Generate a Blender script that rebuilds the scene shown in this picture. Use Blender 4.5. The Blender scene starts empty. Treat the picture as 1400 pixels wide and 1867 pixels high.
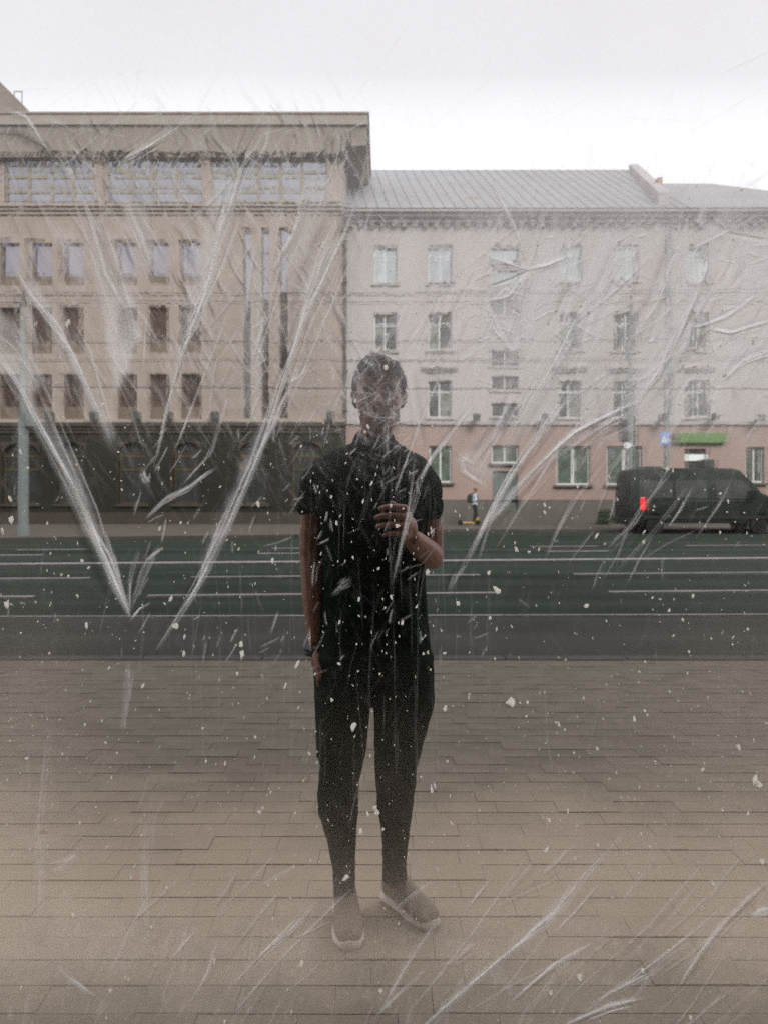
import bpy, bmesh, math, random
import numpy as np
from mathutils import Vector, Matrix

random.seed(11)
rng = np.random.default_rng(11)
scene = bpy.context.scene
col = scene.collection

# ------------------------------------------------------------------ camera
F = 1437.0            # focal length in pixels of a 1400 px wide frame
H = 1.35              # camera height
HOR = 902.0           # horizon row
cam_d = bpy.data.cameras.new('camera')
cam_d.sensor_fit = 'HORIZONTAL'
cam_d.sensor_width = 36.0
cam_d.lens = 36.0 * F / 1400.0
cam_d.shift_y = -(933.5 - HOR) / 1400.0
cam_d.clip_start = 0.05
cam_d.clip_end = 3000
cam = bpy.data.objects.new('camera', cam_d)
cam.location = (0, 0, H)
cam.rotation_euler = (math.radians(90), 0, 0)
col.objects.link(cam)
scene.camera = cam
cam_d.dof.use_dof = True                     # focused near the sheet, street a little soft
cam_d.dof.focus_distance = 1.62
cam_d.dof.aperture_fstop = 9.0

# ------------------------------------------------------------------ sky, sun, exposure
SUN_EL, SUN_AZ = math.radians(36), math.radians(158)
world = bpy.data.worlds.new('World')
scene.world = world
world.use_nodes = True
wt = world.node_tree
for n in list(wt.nodes):
    wt.nodes.remove(n)
wo = wt.nodes.new('ShaderNodeOutputWorld')
wb = wt.nodes.new('ShaderNodeBackground')
sky = wt.nodes.new('ShaderNodeTexSky')
sky.sky_type = 'NISHITA'
sky.sun_disc = False
sky.sun_elevation = SUN_EL
sky.sun_rotation = SUN_AZ
sky.air_density = 1.0
sky.dust_density = 6.0
sky.ozone_density = 1.0
bw = wt.nodes.new('ShaderNodeRGBToBW')          # an even overcast: cloud takes the blue out
tint = wt.nodes.new('ShaderNodeMix')
tint.data_type = 'RGBA'
tint.blend_type = 'MIX'
tint.inputs[0].default_value = 0.80
ovc = wt.nodes.new('ShaderNodeRGB')
ovc.outputs[0].default_value = (9.35, 8.6, 9.85, 1)
wt.links.new(sky.outputs[0], bw.inputs[0])
wt.links.new(bw.outputs[0], tint.inputs[6])
wt.links.new(ovc.outputs[0], tint.inputs[7])
wt.links.new(tint.outputs[2], wb.inputs[0])
wb.inputs[1].default_value = 0.11
wt.links.new(wb.outputs[0], wo.inputs[0])

sun_d = bpy.data.lights.new('sun', 'SUN')
sun_d.energy = 1.45
sun_d.angle = math.radians(24)
sun_d.color = (1.0, 0.97, 0.94)
sun = bpy.data.objects.new('sun', sun_d)
# hazy light from behind the near-side houses: the far facades catch it, this pavement lies in their shade
sd = Vector((math.cos(SUN_EL) * math.sin(SUN_AZ), math.cos(SUN_EL) * math.cos(SUN_AZ), math.sin(SUN_EL)))
sun.rotation_euler = sd.to_track_quat('Z', 'Y').to_euler()
sun.location = (10, -40, 40)
col.objects.link(sun)

scene.view_settings.view_transform = 'Standard'
scene.view_settings.look = 'None'
scene.view_settings.exposure = 0.85
scene.view_settings.gamma = 1.0
scene.view_settings.use_curve_mapping = False
scene.render.engine = 'CYCLES'
scene.cycles.use_denoising = False
scene.cycles.max_bounces = 7
scene.cycles.diffuse_bounces = 3
scene.cycles.glossy_bounces = 3
scene.cycles.transparent_max_bounces = 16
scene.cycles.sample_clamp_indirect = 4.0
scene.cycles.use_adaptive_sampling = False

# ------------------------------------------------------------------ helpers
def P(px, py, Y):
    return Vector(((px - 700.0) / F * Y, Y, H + (HOR - py) / F * Y))


ORG = {}


class MB:
    """collects faces; build() links them as one mesh object"""
    def __init__(self):
        self.v, self.f = [], []

    def poly(self, pts):
        i = len(self.v)
        self.v += [tuple(p) for p in pts]
        self.f.append(tuple(range(i, i + len(pts))))

    def mesh(self, vs, fs):
        i = len(self.v)
        self.v += [tuple(p) for p in vs]
        self.f += [tuple(a + i for a in f) for f in fs]

    def box(self, x0, x1, y0, y1, z0, z1):
        vs = [(x, y, z) for z in (z0, z1) for y in (y0, y1) for x in (x0, x1)]
        self.mesh(vs, [(0, 2, 3, 1), (4, 5, 7, 6), (0, 1, 5, 4), (2, 6, 7, 3), (0, 4, 6, 2), (1, 3, 7, 5)])

    def prism_x(self, prof, x0, x1):
        """profile of (y, z) swept along x"""
        n = len(prof)
        vs = [(x0, y, z) for y, z in prof] + [(x1, y, z) for y, z in prof]
        fs = [(i, (i + 1) % n, n + (i + 1) % n, n + i) for i in range(n)]
        fs += [tuple(reversed(range(n))), tuple(range(n, 2 * n))]
        self.mesh(vs, fs)

    def prism_y(self, prof, y0, y1):
        """profile of (x, z) swept along y"""
        n = len(prof)
        vs = [(x, y0, z) for x, z in prof] + [(x, y1, z) for x, z in prof]
        fs = [(i, n + i, n + (i + 1) % n, (i + 1) % n) for i in range(n)]
        fs += [tuple(range(n)), tuple(reversed(range(n, 2 * n)))]
        self.mesh(vs, fs)

    def tube(self, pts, rad, n=12, flat=None):
        """closed tapered tube through pts; flat=(axis vector, factor) squashes it"""
        pts = [Vector(p) for p in pts]
        if not hasattr(rad, '__len__'):
            rad = [rad] * len(pts)
        P_, R_ = [], []
        t0 = (pts[0] - pts[1]).normalized()
        t1 = (pts[-1] - pts[-2]).normalized()
        for a in (0.95, 0.7, 0.35):
            P_.append(pts[0] + t0 * rad[0] * a * .9)
            R_.append(rad[0] * math.sqrt(max(0, 1 - a * a)))
        P_ += pts
        R_ += list(rad)
        for a in (0.35, 0.7, 0.95):
            P_.append(pts[-1] + t1 * rad[-1] * a * .9)
            R_.append(rad[-1] * math.sqrt(max(0, 1 - a * a)))
        up = None
        vs, fs = [], []
        m = len(P_)
        for i in range(m):
            d = (P_[min(i + 1, m - 1)] - P_[max(i - 1, 0)]).normalized()
            if up is None:
                up = Vector((0, 0, 1)) if abs(d.z) < .9 else Vector((0, 1, 0))
            u = (up - d * up.dot(d)).normalized()
            w = d.cross(u)
            up = u
            for k in range(n):
                a = 2 * math.pi * k / n
                o = (u * math.cos(a) + w * math.sin(a)) * R_[i]
                if flat:
                    o = o - flat[0] * o.dot(flat[0]) * (1 - flat[1])
                vs.append(P_[i] + o)
        for i in range(m - 1):
            for k in range(n):
                fs.append((i * n + k, i * n + (k + 1) % n, (i + 1) * n + (k + 1) % n, (i + 1) * n + k))
        fs.append(tuple(reversed(range(n))))
        fs.append(tuple(range((m - 1) * n, m * n)))
        self.mesh(vs, fs)

    def rod(self, a, b, r0, r1=None, n=10):
        """open straight cylinder with flat caps"""
        r1 = r0 if r1 is None else r1
        a, b = Vector(a), Vector(b)
        d = (b - a).normalized()
        up = Vector((0, 0, 1)) if abs(d.z) < .9 else Vector((0, 1, 0))
        u = (up - d * up.dot(d)).normalized()
        w = d.cross(u)
        vs = [a + (u * math.cos(2 * math.pi * k / n) + w * math.sin(2 * math.pi * k / n)) * r0 for k in range(n)]
        vs += [b + (u * math.cos(2 * math.pi * k / n) + w * math.sin(2 * math.pi * k / n)) * r1 for k in range(n)]
        fs = [(k, (k + 1) % n, n + (k + 1) % n, n + k) for k in range(n)]
        fs += [tuple(reversed(range(n))), tuple(range(n, 2 * n))]
        self.mesh(vs, fs)

    def rings(self, rs, n=28, e=2.2):
        """horizontal super-ellipse rings (cx, cy, cz, rx, ry), bottom to top or top to bottom"""
        vs, fs = [], []
        for cx, cy, cz, rx, ry in rs:
            for k in range(n):
                a = 2 * math.pi * k / n
                c, s = math.cos(a), math.sin(a)
                vs.append((cx + rx * math.copysign(abs(c) ** (2 / e), c), cy + ry * math.copysign(abs(s) ** (2 / e), s), cz))
        m = len(rs)
        for i in range(m - 1):
            for k in range(n):
                fs.append((i * n + k, i * n + (k + 1) % n, (i + 1) * n + (k + 1) % n, (i + 1) * n + k))
        fs.append(tuple(reversed(range(n))))
        fs.append(tuple(range((m - 1) * n, m * n)))
        if rs[-1][2] < rs[0][2]:
            fs = [tuple(reversed(f)) for f in fs]
        self.mesh(vs, fs)

    def ball(self, c, r, n=20, m=14, rot=None):
        rx, ry, rz = r if hasattr(r, '__len__') else (r, r, r)
        c = Vector(c)
        vs, fs = [], []
        for i in range(m + 1):
            t = math.pi * i / m
            for k in range(n):
                a = 2 * math.pi * k / n
                p = Vector((rx * math.sin(t) * math.cos(a), ry * math.sin(t) * math.sin(a), rz * math.cos(t)))
                if rot:
                    p = rot @ p
                vs.append(c + p)
        for i in range(m):
            for k in range(n):
                fs.append((i * n + k, (i + 1) * n + k, (i + 1) * n + (k + 1) % n, i * n + (k + 1) % n))
        self.mesh(vs, fs)

    def build(self, name, mat, parent=None, smooth=False, bevel=0, org=None, sharp=None):
        o_ = ORG[parent.name] if parent is not None else Vector(org or (0, 0, 0))
        me = bpy.data.meshes.new(name)
        me.from_pydata([(a - o_.x, b - o_.y, c - o_.z) for a, b, c in self.v], [], self.f)
        me.materials.append(mat)
        if bevel:
            bm = bmesh.new()
            bm.from_mesh(me)
            bmesh.ops.remove_doubles(bm, verts=bm.verts, dist=1e-5)
            ed = [e for e in bm.edges if len(e.link_faces) == 2 and e.calc_face_angle(0) > .5]
            bmesh.ops.bevel(bm, geom=ed, offset=bevel, segments=2, affect='EDGES', profile=.5)
            bm.to_mesh(me)
            bm.free()
        if smooth:
            me.polygons.foreach_set('use_smooth', [True] * len(me.polygons))
            if sharp:
                me.set_sharp_from_angle(angle=sharp)
        me.update()
        o = bpy.data.objects.new(name, me)
        col.objects.link(o)
        if parent is not None:
            o.parent = parent
            ORG[o.name] = o_
        else:
            o.location = o_
            ORG[o.name] = o_
        return o


def tag(o, label=None, cat=None, group=None, kind=None):
    if label: o['label'] = label
    if cat: o['category'] = cat
    if group: o['group'] = group
    if kind: o['kind'] = kind
    return o


def thing(name, loc, label, cat, group=None):
    o = bpy.data.objects.new(name, None)
    o.empty_display_size = .1
    o.location = loc
    col.objects.link(o)
    ORG[o.name] = Vector(loc)
    return tag(o, label, cat, group)


def remesh(mb, vox, smooth=6, fac=.5, disp=None):
    """fuse overlapping closed shapes into one continuous skin; returns MB"""
    me = bpy.data.meshes.new('tmp')
    me.from_pydata(mb.v, [], mb.f)
    o = bpy.data.objects.new('tmp', me)
    col.objects.link(o)
    m = o.modifiers.new('r', 'REMESH')
    m.mode = 'VOXEL'
    m.voxel_size = vox
    m.use_smooth_shade = True
    s = o.modifiers.new('s', 'SMOOTH')
    s.factor = fac
    s.iterations = smooth
    dg = bpy.context.evaluated_depsgraph_get()
    ev = o.evaluated_get(dg)
    m2 = ev.to_mesh()
    nv = len(m2.vertices)
    co = np.empty(nv * 3)
    m2.vertices.foreach_get('co', co)
    co = co.reshape(-1, 3)
    no = np.empty(nv * 3)
    m2.vertices.foreach_get('normal', no)
    no = no.reshape(-1, 3)
    if disp:
        co = co + no * disp(co)[:, None]
    out = MB()
    out.v = [tuple(c) for c in co.tolist()]
    out.f = [tuple(p.vertices) for p in m2.polygons]
    ev.to_mesh_clear()
    bpy.data.objects.remove(o)
    bpy.data.meshes.remove(me)
    return out


# numpy value noise ------------------------------------------------
_tab = rng.random((256, 256))
_tab3 = rng.random(4096)


def vnoise(x, y, seed=0):
    x = x + seed * 17.3
    y = y + seed * 9.7
    xi, yi = np.floor(x).astype(int), np.floor(y).astype(int)
    fx, fy = x - xi, y - yi
    fx = fx * fx * (3 - 2 * fx)
    fy = fy * fy * (3 - 2 * fy)
    a = _tab[xi % 256, yi % 256]
    b = _tab[(xi + 1) % 256, yi % 256]
    c = _tab[xi % 256, (yi + 1) % 256]
    d = _tab[(xi + 1) % 256, (yi + 1) % 256]
    return (a * (1 - fx) + b * fx) * (1 - fy) + (c * (1 - fx) + d * fx) * fy


def fbm(x, y, seed=0, oct=4):
    s, a, t = 0, .5, 0
    for i in range(oct):
        s = s + a * vnoise(x * 2 ** i, y * 2 ** i, seed + i * 3)
        t += a
        a *= .5
    return s / t


def noise3(c, f, seed=0):
    return (vnoise(c[:, 0] * f + c[:, 1] * f * .7, c[:, 2] * f, seed) + vnoise(c[:, 1] * f + 5, c[:, 2] * f * 1.1 - c[:, 0] * f * .6, seed + 4)) - 1.0


# ------------------------------------------------------------------ materials
def new_mat(name):
    m = bpy.data.materials.new(name)
    m.use_nodes = True
    nt = m.node_tree
    return m, nt, nt.nodes['Principled BSDF']


def mat(name, c, rough=.7, var=.15, scale=4, metal=0, spec=.4, bump=0, bscale=40, streak=False):
    """base colour broken up by two noises, optional relief, optional vertical weather streaks"""
    m, nt, b = new_mat(name)
    b.inputs['Roughness'].default_value = rough
    b.inputs['Metallic'].default_value = metal
    b.inputs['Specular IOR Level'].default_value = spec
    tc = nt.nodes.new('ShaderNodeTexCoord')
    n1 = nt.nodes.new('ShaderNodeTexNoise')
    n1.inputs['Scale'].default_value = scale
    n1.inputs['Detail'].default_value = 8
    n1.inputs['Roughness'].default_value = .65
    src = tc.outputs['Object']
    if streak:
        mp = nt.nodes.new('ShaderNodeMapping')
        mp.inputs['Scale'].default_value = (1, 1, .12)
        nt.links.new(src, mp.inputs[0])
        src = mp.outputs[0]
    nt.links.new(src, n1.inputs[0])
    r = nt.nodes.new('ShaderNodeMapRange')
    r.inputs[1].default_value = .25
    r.inputs[2].default_value = .75
    r.inputs[3].default_value = 1 - var
    r.inputs[4].default_value = 1 + var
    nt.links.new(n1.outputs[0], r.inputs[0])
    mx = nt.nodes.new('ShaderNodeMix')
    mx.data_type = 'RGBA'
    mx.blend_type = 'MULTIPLY'
    mx.inputs[0].default_value = 1
    mx.inputs[6].default_value = (*c, 1)
    nt.links.new(r.outputs[0], mx.inputs[7])
    nt.links.new(mx.outputs[2], b.inputs['Base Color'])
    if bump:
        n2 = nt.nodes.new('ShaderNodeTexNoise')
        n2.inputs['Scale'].default_value = bscale
        n2.inputs['Detail'].default_value = 6
        nt.links.new(tc.outputs['Object'], n2.inputs[0])
        bp = nt.nodes.new('ShaderNodeBump')
        bp.inputs['Strength'].default_value = bump
        bp.inputs['Distance'].default_value = .01
        nt.links.new(n2.outputs[0], bp.inputs['Height'])
        nt.links.new(bp.outputs[0], b.inputs['Normal'])
    return m


def slab_mat(name, c, bw_, bh, mort, var=.1):
    """stone cladding: slab joints too fine to model at this distance"""
    m = mat(name, c, .8, .16, .6, streak=True)
    nt = m.node_tree
    b = nt.nodes['Principled BSDF']
    mx = b.inputs['Base Color'].links[0].from_node
    tc = nt.nodes.new('ShaderNodeTexCoord')
    sep = nt.nodes.new('ShaderNodeSeparateXYZ')
    cmb = nt.nodes.new('ShaderNodeCombineXYZ')
    nt.links.new(tc.outputs['Object'], sep.inputs[0])
    nt.links.new(sep.outputs[0], cmb.inputs[0])
    nt.links.new(sep.outputs[2], cmb.inputs[1])
    br = nt.nodes.new('ShaderNodeTexBrick')
    br.offset = .0
    br.inputs['Scale'].default_value = 1
    br.inputs['Brick Width'].default_value = bw_
    br.inputs['Row Height'].default_value = bh
    br.inputs['Mortar Size'].default_value = mort
    br.inputs['Color1'].default_value = (1, 1, 1, 1)
    br.inputs['Color2'].default_value = (1 - var, 1 - var, 1 - var, 1)
    br.inputs['Mortar'].default_value = (.80, .79, .78, 1)
    nt.links.new(cmb.outputs[0], br.inputs[0])
    m2 = nt.nodes.new('ShaderNodeMix')
    m2.data_type = 'RGBA'
    m2.blend_type = 'MULTIPLY'
    m2.inputs[0].default_value = 1
    nt.links.new(mx.outputs[2], m2.inputs[6])
    nt.links.new(br.outputs[0], m2.inputs[7])
    nt.links.new(m2.outputs[2], b.inputs['Base Color'])
    return m


def glass_mat(name, c, refl, tintc=(.9, .92, 1), wav=.02, rough=.03):
    """window glass: dark room behind, mirror layer in front, slightly wavy"""
    m, nt, b = new_mat(name)
    out = nt.nodes['Material Output']
    b.inputs['Base Color'].default_value = (*c, 1)
    b.inputs['Roughness'].default_value = .6
    g = nt.nodes.new('ShaderNodeBsdfGlossy')
    g.inputs['Color'].default_value = (*tintc, 1)
    g.inputs['Roughness'].default_value = rough
    mix = nt.nodes.new('ShaderNodeMixShader')
    mix.inputs[0].default_value = refl
    tc = nt.nodes.new('ShaderNodeTexCoord')
    n = nt.nodes.new('ShaderNodeTexNoise')
    n.inputs['Scale'].default_value = 1.3
    nt.links.new(tc.outputs['Object'], n.inputs[0])
    bp = nt.nodes.new('ShaderNodeBump')
    bp.inputs['Strength'].default_value = .3
    bp.inputs['Distance'].default_value = wav
    nt.links.new(n.outputs[0], bp.inputs['Height'])
    nt.links.new(bp.outputs[0], g.inputs['Normal'])
    n2 = nt.nodes.new('ShaderNodeTexNoise')          # room contents, curtains
    n2.inputs['Scale'].default_value = 2.2
    n2.inputs['Detail'].default_value = 3
    nt.links.new(tc.outputs['Object'], n2.inputs[0])
    cr = nt.nodes.new('ShaderNodeValToRGB')
    cr.color_ramp.elements[0].position = .35
    cr.color_ramp.elements[0].color = (c[0] * .4, c[1] * .4, c[2] * .4, 1)
    cr.color_ramp.elements[1].position = .7
    cr.color_ramp.elements[1].color = (c[0] * 1.8, c[1] * 1.8, c[2] * 1.8, 1)
    nt.links.new(n2.outputs[0], cr.inputs[0])
    nt.links.new(cr.outputs[0], b.inputs['Base Color'])
    nt.links.new(b.outputs[0], mix.inputs[1])
    nt.links.new(g.outputs[0], mix.inputs[2])
    nt.links.new(mix.outputs[0], out.inputs[0])
    return m


M = {}
M['stone'] = slab_mat('beige_stone_cladding', (.285, .226, .204), 1.15, .62, .02)
M['stone_trim'] = mat('beige_stone_trim', (.30, .245, .21), .8, .18, 1.2, streak=True)
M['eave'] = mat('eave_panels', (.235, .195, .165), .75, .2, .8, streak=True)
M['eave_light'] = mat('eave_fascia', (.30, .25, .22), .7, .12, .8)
M['spandrel'] = mat('brown_spandrel', (.12, .085, .065), .6, .2, 2)
M['brown_base'] = mat('dark_brown_stone', (.012, .0095, .0065), .85, .3, .9, streak=True)
M['brown_trim'] = mat('dark_brown_trim', (.04, .03, .023), .6, .25, 1.5)
M['ochre_frame'] = mat('ochre_wood', (.065, .040, .014), .5, .2, 3)
M['bronze_frame'] = mat('bronze_frame', (.22, .175, .125), .5, .15, 3)
M['plaster'] = mat('pale_lilac_plaster', (.375, .330, .335), .9, .14, .35, streak=True, bump=.1, bscale=12)
M['plaster_trim'] = mat('pale_plaster_trim', (.36, .315, .315), .9, .14, .8, streak=True)
M['pink'] = mat('pink_plaster', (.30, .21, .188), .9, .1, .5, streak=True, bump=.1, bscale=12)
M['plinth'] = mat('grey_plinth', (.11, .096, .085), .9, .2, .8, streak=True)
M['roof'] = mat('zinc_roof', (.225, .22, .232), .6, .16, .6, metal=.2, streak=True)
M['rust'] = mat('rusty_sheet', (.35, .2, .13), .8, .3, 3)
M['white_frame'] = mat('white_window_frame', (.50, .48, .49), .5, .08, 3)
M['grey_door'] = mat('grey_green_door', (.12, .135, .13), .6, .12, 2)
M['glass_mirror'] = glass_mat('mirror_glazing', (.03, .02, .018), .23, (.82, .78, .88))
M['glass_attic'] = glass_mat('attic_glazing', (.045, .042, .042), .22, (.80, .80, .90))
M['glass_brown'] = glass_mat('brown_glazing', (.045, .022, .016), .26, (.8, .62, .55))
M['glass_right'] = glass_mat('old_window_glass', (.055, .06, .055), .22, (.85, .9, .95))
M['glass_green'] = glass_mat('green_window_glass', (.06, .085, .06), .16, (.8, .95, .85))
M['glass_shop'] = glass_mat('shop_glass', (.012, .014, .013), .10, (.7, .85, .85))
M['curtain'] = mat('curtain', (.34, .33, .31), .9, .25, 3, streak=True)
M['asphalt'] = mat('asphalt', (.026, .034, .026), .9, .22, .5, spec=.08, bump=.3, bscale=60)
M['asphalt_old'] = mat('worn_asphalt', (.046, .045, .039), .95, .2, .7, spec=.08, bump=.3, bscale=60)
M['paint'] = mat('road_paint', (.34, .295, .305), .7, .5, 2.5)
M['far_pave'] = mat('far_pavement', (.10, .084, .074), .95, .2, .8, spec=.1)
M['kerb'] = mat('kerb_stone', (.075, .068, .06), .9, .2, 2, spec=.1)
M['joint'] = mat('sandy_joint', (.105, .089, .070), .95, .25, 8)
M['paver'] = mat('brown_paver', (.148, .126, .099), .9, .22, 5, spec=.12, bump=.3, bscale=120)
M['near_wall'] = mat('red_brown_brick', (.07, .035, .026), .9, .3, 1.0)
M['van'] = mat('black_van_paint', (.004, .010, .006), .5, .2, 2, spec=.2)
M['van_glass'] = glass_mat('van_glass', (.012, .016, .015), .10, (.7, .8, .8))
M['tyre'] = mat('tyre_rubber', (.012, .012, .012), .85, .2, 6)
M['rim'] = mat('dull_rim', (.03, .03, .03), .4, .15, 6, metal=.7)
M['post'] = mat('grey_painted_steel', (.19, .205, .205), .6, .15, 4, streak=True)
M['dark_metal'] = mat('dark_metal', (.035, .04, .038), .6, .2, 5)
M['wire'] = mat('black_cable', (.03, .03, .03), .7, .1, 4)
M['pipe'] = mat('green_brown_pipe', (.075, .065, .045), .6, .25, 2)
M['sign_green'] = mat('green_sign', (.10, .185, .05), .6, .5, 9)
M['sign_blue'] = mat('blue_sign', (.12, .25, .60), .5, .1, 4)
M['sign_white'] = mat('sign_white', (.75, .77, .80), .5, .05, 4)
M['bush'] = mat('bush_leaf', (.035, .055, .02), .8, .35, 5)
M['skin'] = mat('skin', (.26, .125, .088), .5, .12, 14, spec=.35)
M['hair'] = mat('dark_brown_hair', (.026, .019, .013), .55, .35, 60, spec=.3)
M['shirt'] = mat('black_cotton', (.003, .0105, .006), .95, .15, 12, spec=.1, bump=.15, bscale=300)
M['pants'] = mat('dark_trousers', (.0035, .012, .0055), .95, .2, 10, spec=.1, bump=.2, bscale=250)
M['leggings'] = mat('dark_leggings', (.006, .015, .007), .95, .2, 14, spec=.1, bump=.15, bscale=300)
M['phone'] = mat('black_phone', (.008, .010, .008), .7, .1, 5, spec=.1)
M['shoe'] = mat('tan_shoe', (.185, .14, .10), .7, .2, 20, bump=.2, bscale=150)
M['sole'] = mat('pale_sole', (.56, .49, .41), .7, .1, 20)
M['strap'] = mat('black_strap', (.010, .010, .010), .6, .1, 20)
M['eye_white'] = mat('eye_white', (.6, .57, .53), .3, .05, 30)
M['iris'] = mat('iris', (.03, .02, .015), .3, .05, 30)
M['rider_shirt'] = mat('pale_blue_jacket', (.46, .47, .56), .8, .2, 5)
M['rider_pants'] = mat('dark_green_trousers', (.012, .022, .018), .9, .2, 5)
M['backpack'] = mat('dark_green_backpack', (.012, .026, .020), .85, .3, 6)
M['yellow'] = mat('yellow_scooter_paint', (.60, .33, .02), .5, .1, 6)
M['cap'] = mat('ochre_cap', (.28, .16, .04), .8, .2, 10)
M['wood'] = mat('timber', (.30, .22, .14), .8, .25, 4, streak=True)
M['fleck'] = mat('cream_paint_fleck', (.88, .85, .78), .7, .06, 30)
M['red_lamp'] = mat('red_tail_lamp', (.75, .012, .02), .3, .1, 6)

# thin paint lets light from the street through
_nt = M['fleck'].node_tree
_t = _nt.nodes.new('ShaderNodeBsdfTranslucent'); _t.inputs[0].default_value = (1, .975, .92, 1)
_m = _nt.nodes.new('ShaderNodeMixShader'); _m.inputs[0].default_value = .9
_nt.links.new(_nt.nodes['Principled BSDF'].outputs[0], _m.inputs[1]); _nt.links.new(_t.outputs[0], _m.inputs[2])
_nt.links.new(_m.outputs[0], _nt.nodes['Material Output'].inputs[0])

# red tail lamp is lit
_nt = M['red_lamp'].node_tree
_nt.nodes['Principled BSDF'].inputs['Emission Color'].default_value = (1, .02, .035, 1)
_nt.nodes['Principled BSDF'].inputs['Emission Strength'].default_value = .55

def wear(m_, lo, hi):
    """tyre tracks and patches drawn out along the street"""
    nt = m_.node_tree; b = nt.nodes['Principled BSDF']
    src = b.inputs['Base Color'].links[0].from_socket
    tc = nt.nodes.new('ShaderNodeTexCoord'); mp = nt.nodes.new('ShaderNodeMapping'); mp.inputs['Scale'].default_value = (.03, 1.1, 1)
    nz = nt.nodes.new('ShaderNodeTexNoise'); nz.inputs['Scale'].default_value = 1; nz.inputs['Detail'].default_value = 5
    mr = nt.nodes.new('ShaderNodeMapRange'); mr.inputs[1].default_value = .3; mr.inputs[2].default_value = .7; mr.inputs[3].default_value = lo; mr.inputs[4].default_value = hi
    mx_ = nt.nodes.new('ShaderNodeMix'); mx_.data_type = 'RGBA'; mx_.blend_type = 'MULTIPLY'; mx_.inputs[0].default_value = 1
    nt.links.new(tc.outputs['Object'], mp.inputs[0]); nt.links.new(mp.outputs[0], nz.inputs[0]); nt.links.new(nz.outputs[0], mr.inputs[0])
    nt.links.new(src, mx_.inputs[6]); nt.links.new(mr.outputs[0], mx_.inputs[7]); nt.links.new(mx_.outputs[2], b.inputs['Base Color'])


wear(M['asphalt'], .65, 1.4)
wear(M['asphalt_old'], .8, 1.2)
# ------------------------------------------------------------------ ground
ROAD_Z, FAR_Z = -0.20, -0.08
YB = 38.5                                   # facade plane across the street
g = MB(); g.box(-700, 700, -40, 900, -1.2, -.30)
tag(g.build('ground', M['asphalt_old']), kind='structure')
g = MB(); g.box(-300, 300, 6.62, 40, -.295, ROAD_Z)
road = tag(g.build('road', M['asphalt']), kind='structure')
# worn strip of older asphalt along the near kerb
g = MB(); g.box(-300, 300, 6.62, 9.92, ROAD_Z - .05, ROAD_Z + .004)
tag(g.build('parking_strip', M['asphalt_old'], road))


def road_line(name, y0px, y1px, w, segs):
    """painted line: rows y0px at x=0 and y1px at x=1400, dash spans in pixel columns"""
    for a, b in segs:
        mb = MB()
        c = []
        for px in (a, b):
            t = px / 1400.0
            row = y0px + (y1px - y0px) * t
            Y = (H - ROAD_Z) * F / (row - HOR)
            c.append(((px - 700) / F * Y, Y))
        z = ROAD_Z + .008
        mb.poly([(c[0][0], c[0][1] - w / 2, z), (c[1][0], c[1][1] - w / 2, z), (c[1][0], c[1][1] + w / 2, z), (c[0][0], c[0][1] + w / 2, z)])
        mb.build(name, M['paint'], road)


road_line('solid_line', 1028.5, 1017.5, .34, [(-1500, 2900)])
road_line('lane_dash', 1055.5, 1044, .14, [(-300, 165), (348, 875), (1045, 1600)])
road_line('lane_dash', 1088.5, 1077, .12, [(-400, 62), (270, 905), (1110, 1900)])
road_line('edge_line', 1125, 1121, .06, [(-1500, 2900)])
road_line('lane_dash', 1012.5, 1003, .20, [(-200, 78), (470, 640), (1000, 1110)])
road_line('lane_dash', 1003, 994, .16, [(30, 160), (495, 600), (965, 1090), (1250, 1500)])

# far pavement with its kerb; it steps back from the road towards the right
kl = [(-260, 25.8), (-12.8, 26.2), (-3.2, 28.4), (2.6, 32.6), (260, 32.9)]
mb = MB()
top = [(x, y, FAR_Z) for x, y in kl] + [(260, 60, FAR_Z), (-260, 60, FAR_Z)]
mb.poly(top)
fp = tag(mb.build('far_pavement', M['far_pave']), kind='structure')
for (xa, ya), (xb, yb) in zip(kl[:-1], kl[1:]):
    mb = MB()
    d = Vector((xb - xa, yb - ya, 0)).normalized()
    nrm = Vector((d.y, -d.x, 0)) * .16
    A, B = Vector((xa, ya, 0)), Vector((xb, yb, 0))
    pts = [A + nrm, B + nrm, B, A]
    vs = [(p.x, p.y, ROAD_Z - .02) for p in pts] + [(p.x, p.y, FAR_Z + .006) for p in pts]
    mb.mesh(vs, [(3, 2, 1, 0), (4, 5, 6, 7), (0, 1, 5, 4), (1, 2, 6, 5), (2, 3, 7, 6), (3, 0, 4, 7)])
    mb.build('kerb', M['kerb'], fp)

# near pavement: bed, kerb and pavers
mb = MB(); mb.box(-260, 260, -8, 6.42, -.25, -.0055)
np_ = tag(mb.build('near_pavement', M['joint']), kind='structure')
for i in range(-9, 9):
    mb = MB(); mb.box(i * 1.0 + .005, i * 1.0 + .995, 6.43, 6.60, -.26, .006)
    mb.build('kerb_stone', M['kerb'], np_, bevel=.012)
mb = MB(); mb.box(-260, -9, 6.43, 6.60, -.26, .006); mb.box(9, 260, 6.43, 6.60, -.26, .006)
tag(mb.build('kerb_stone', M['kerb'], np_), kind='stuff')

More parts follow.
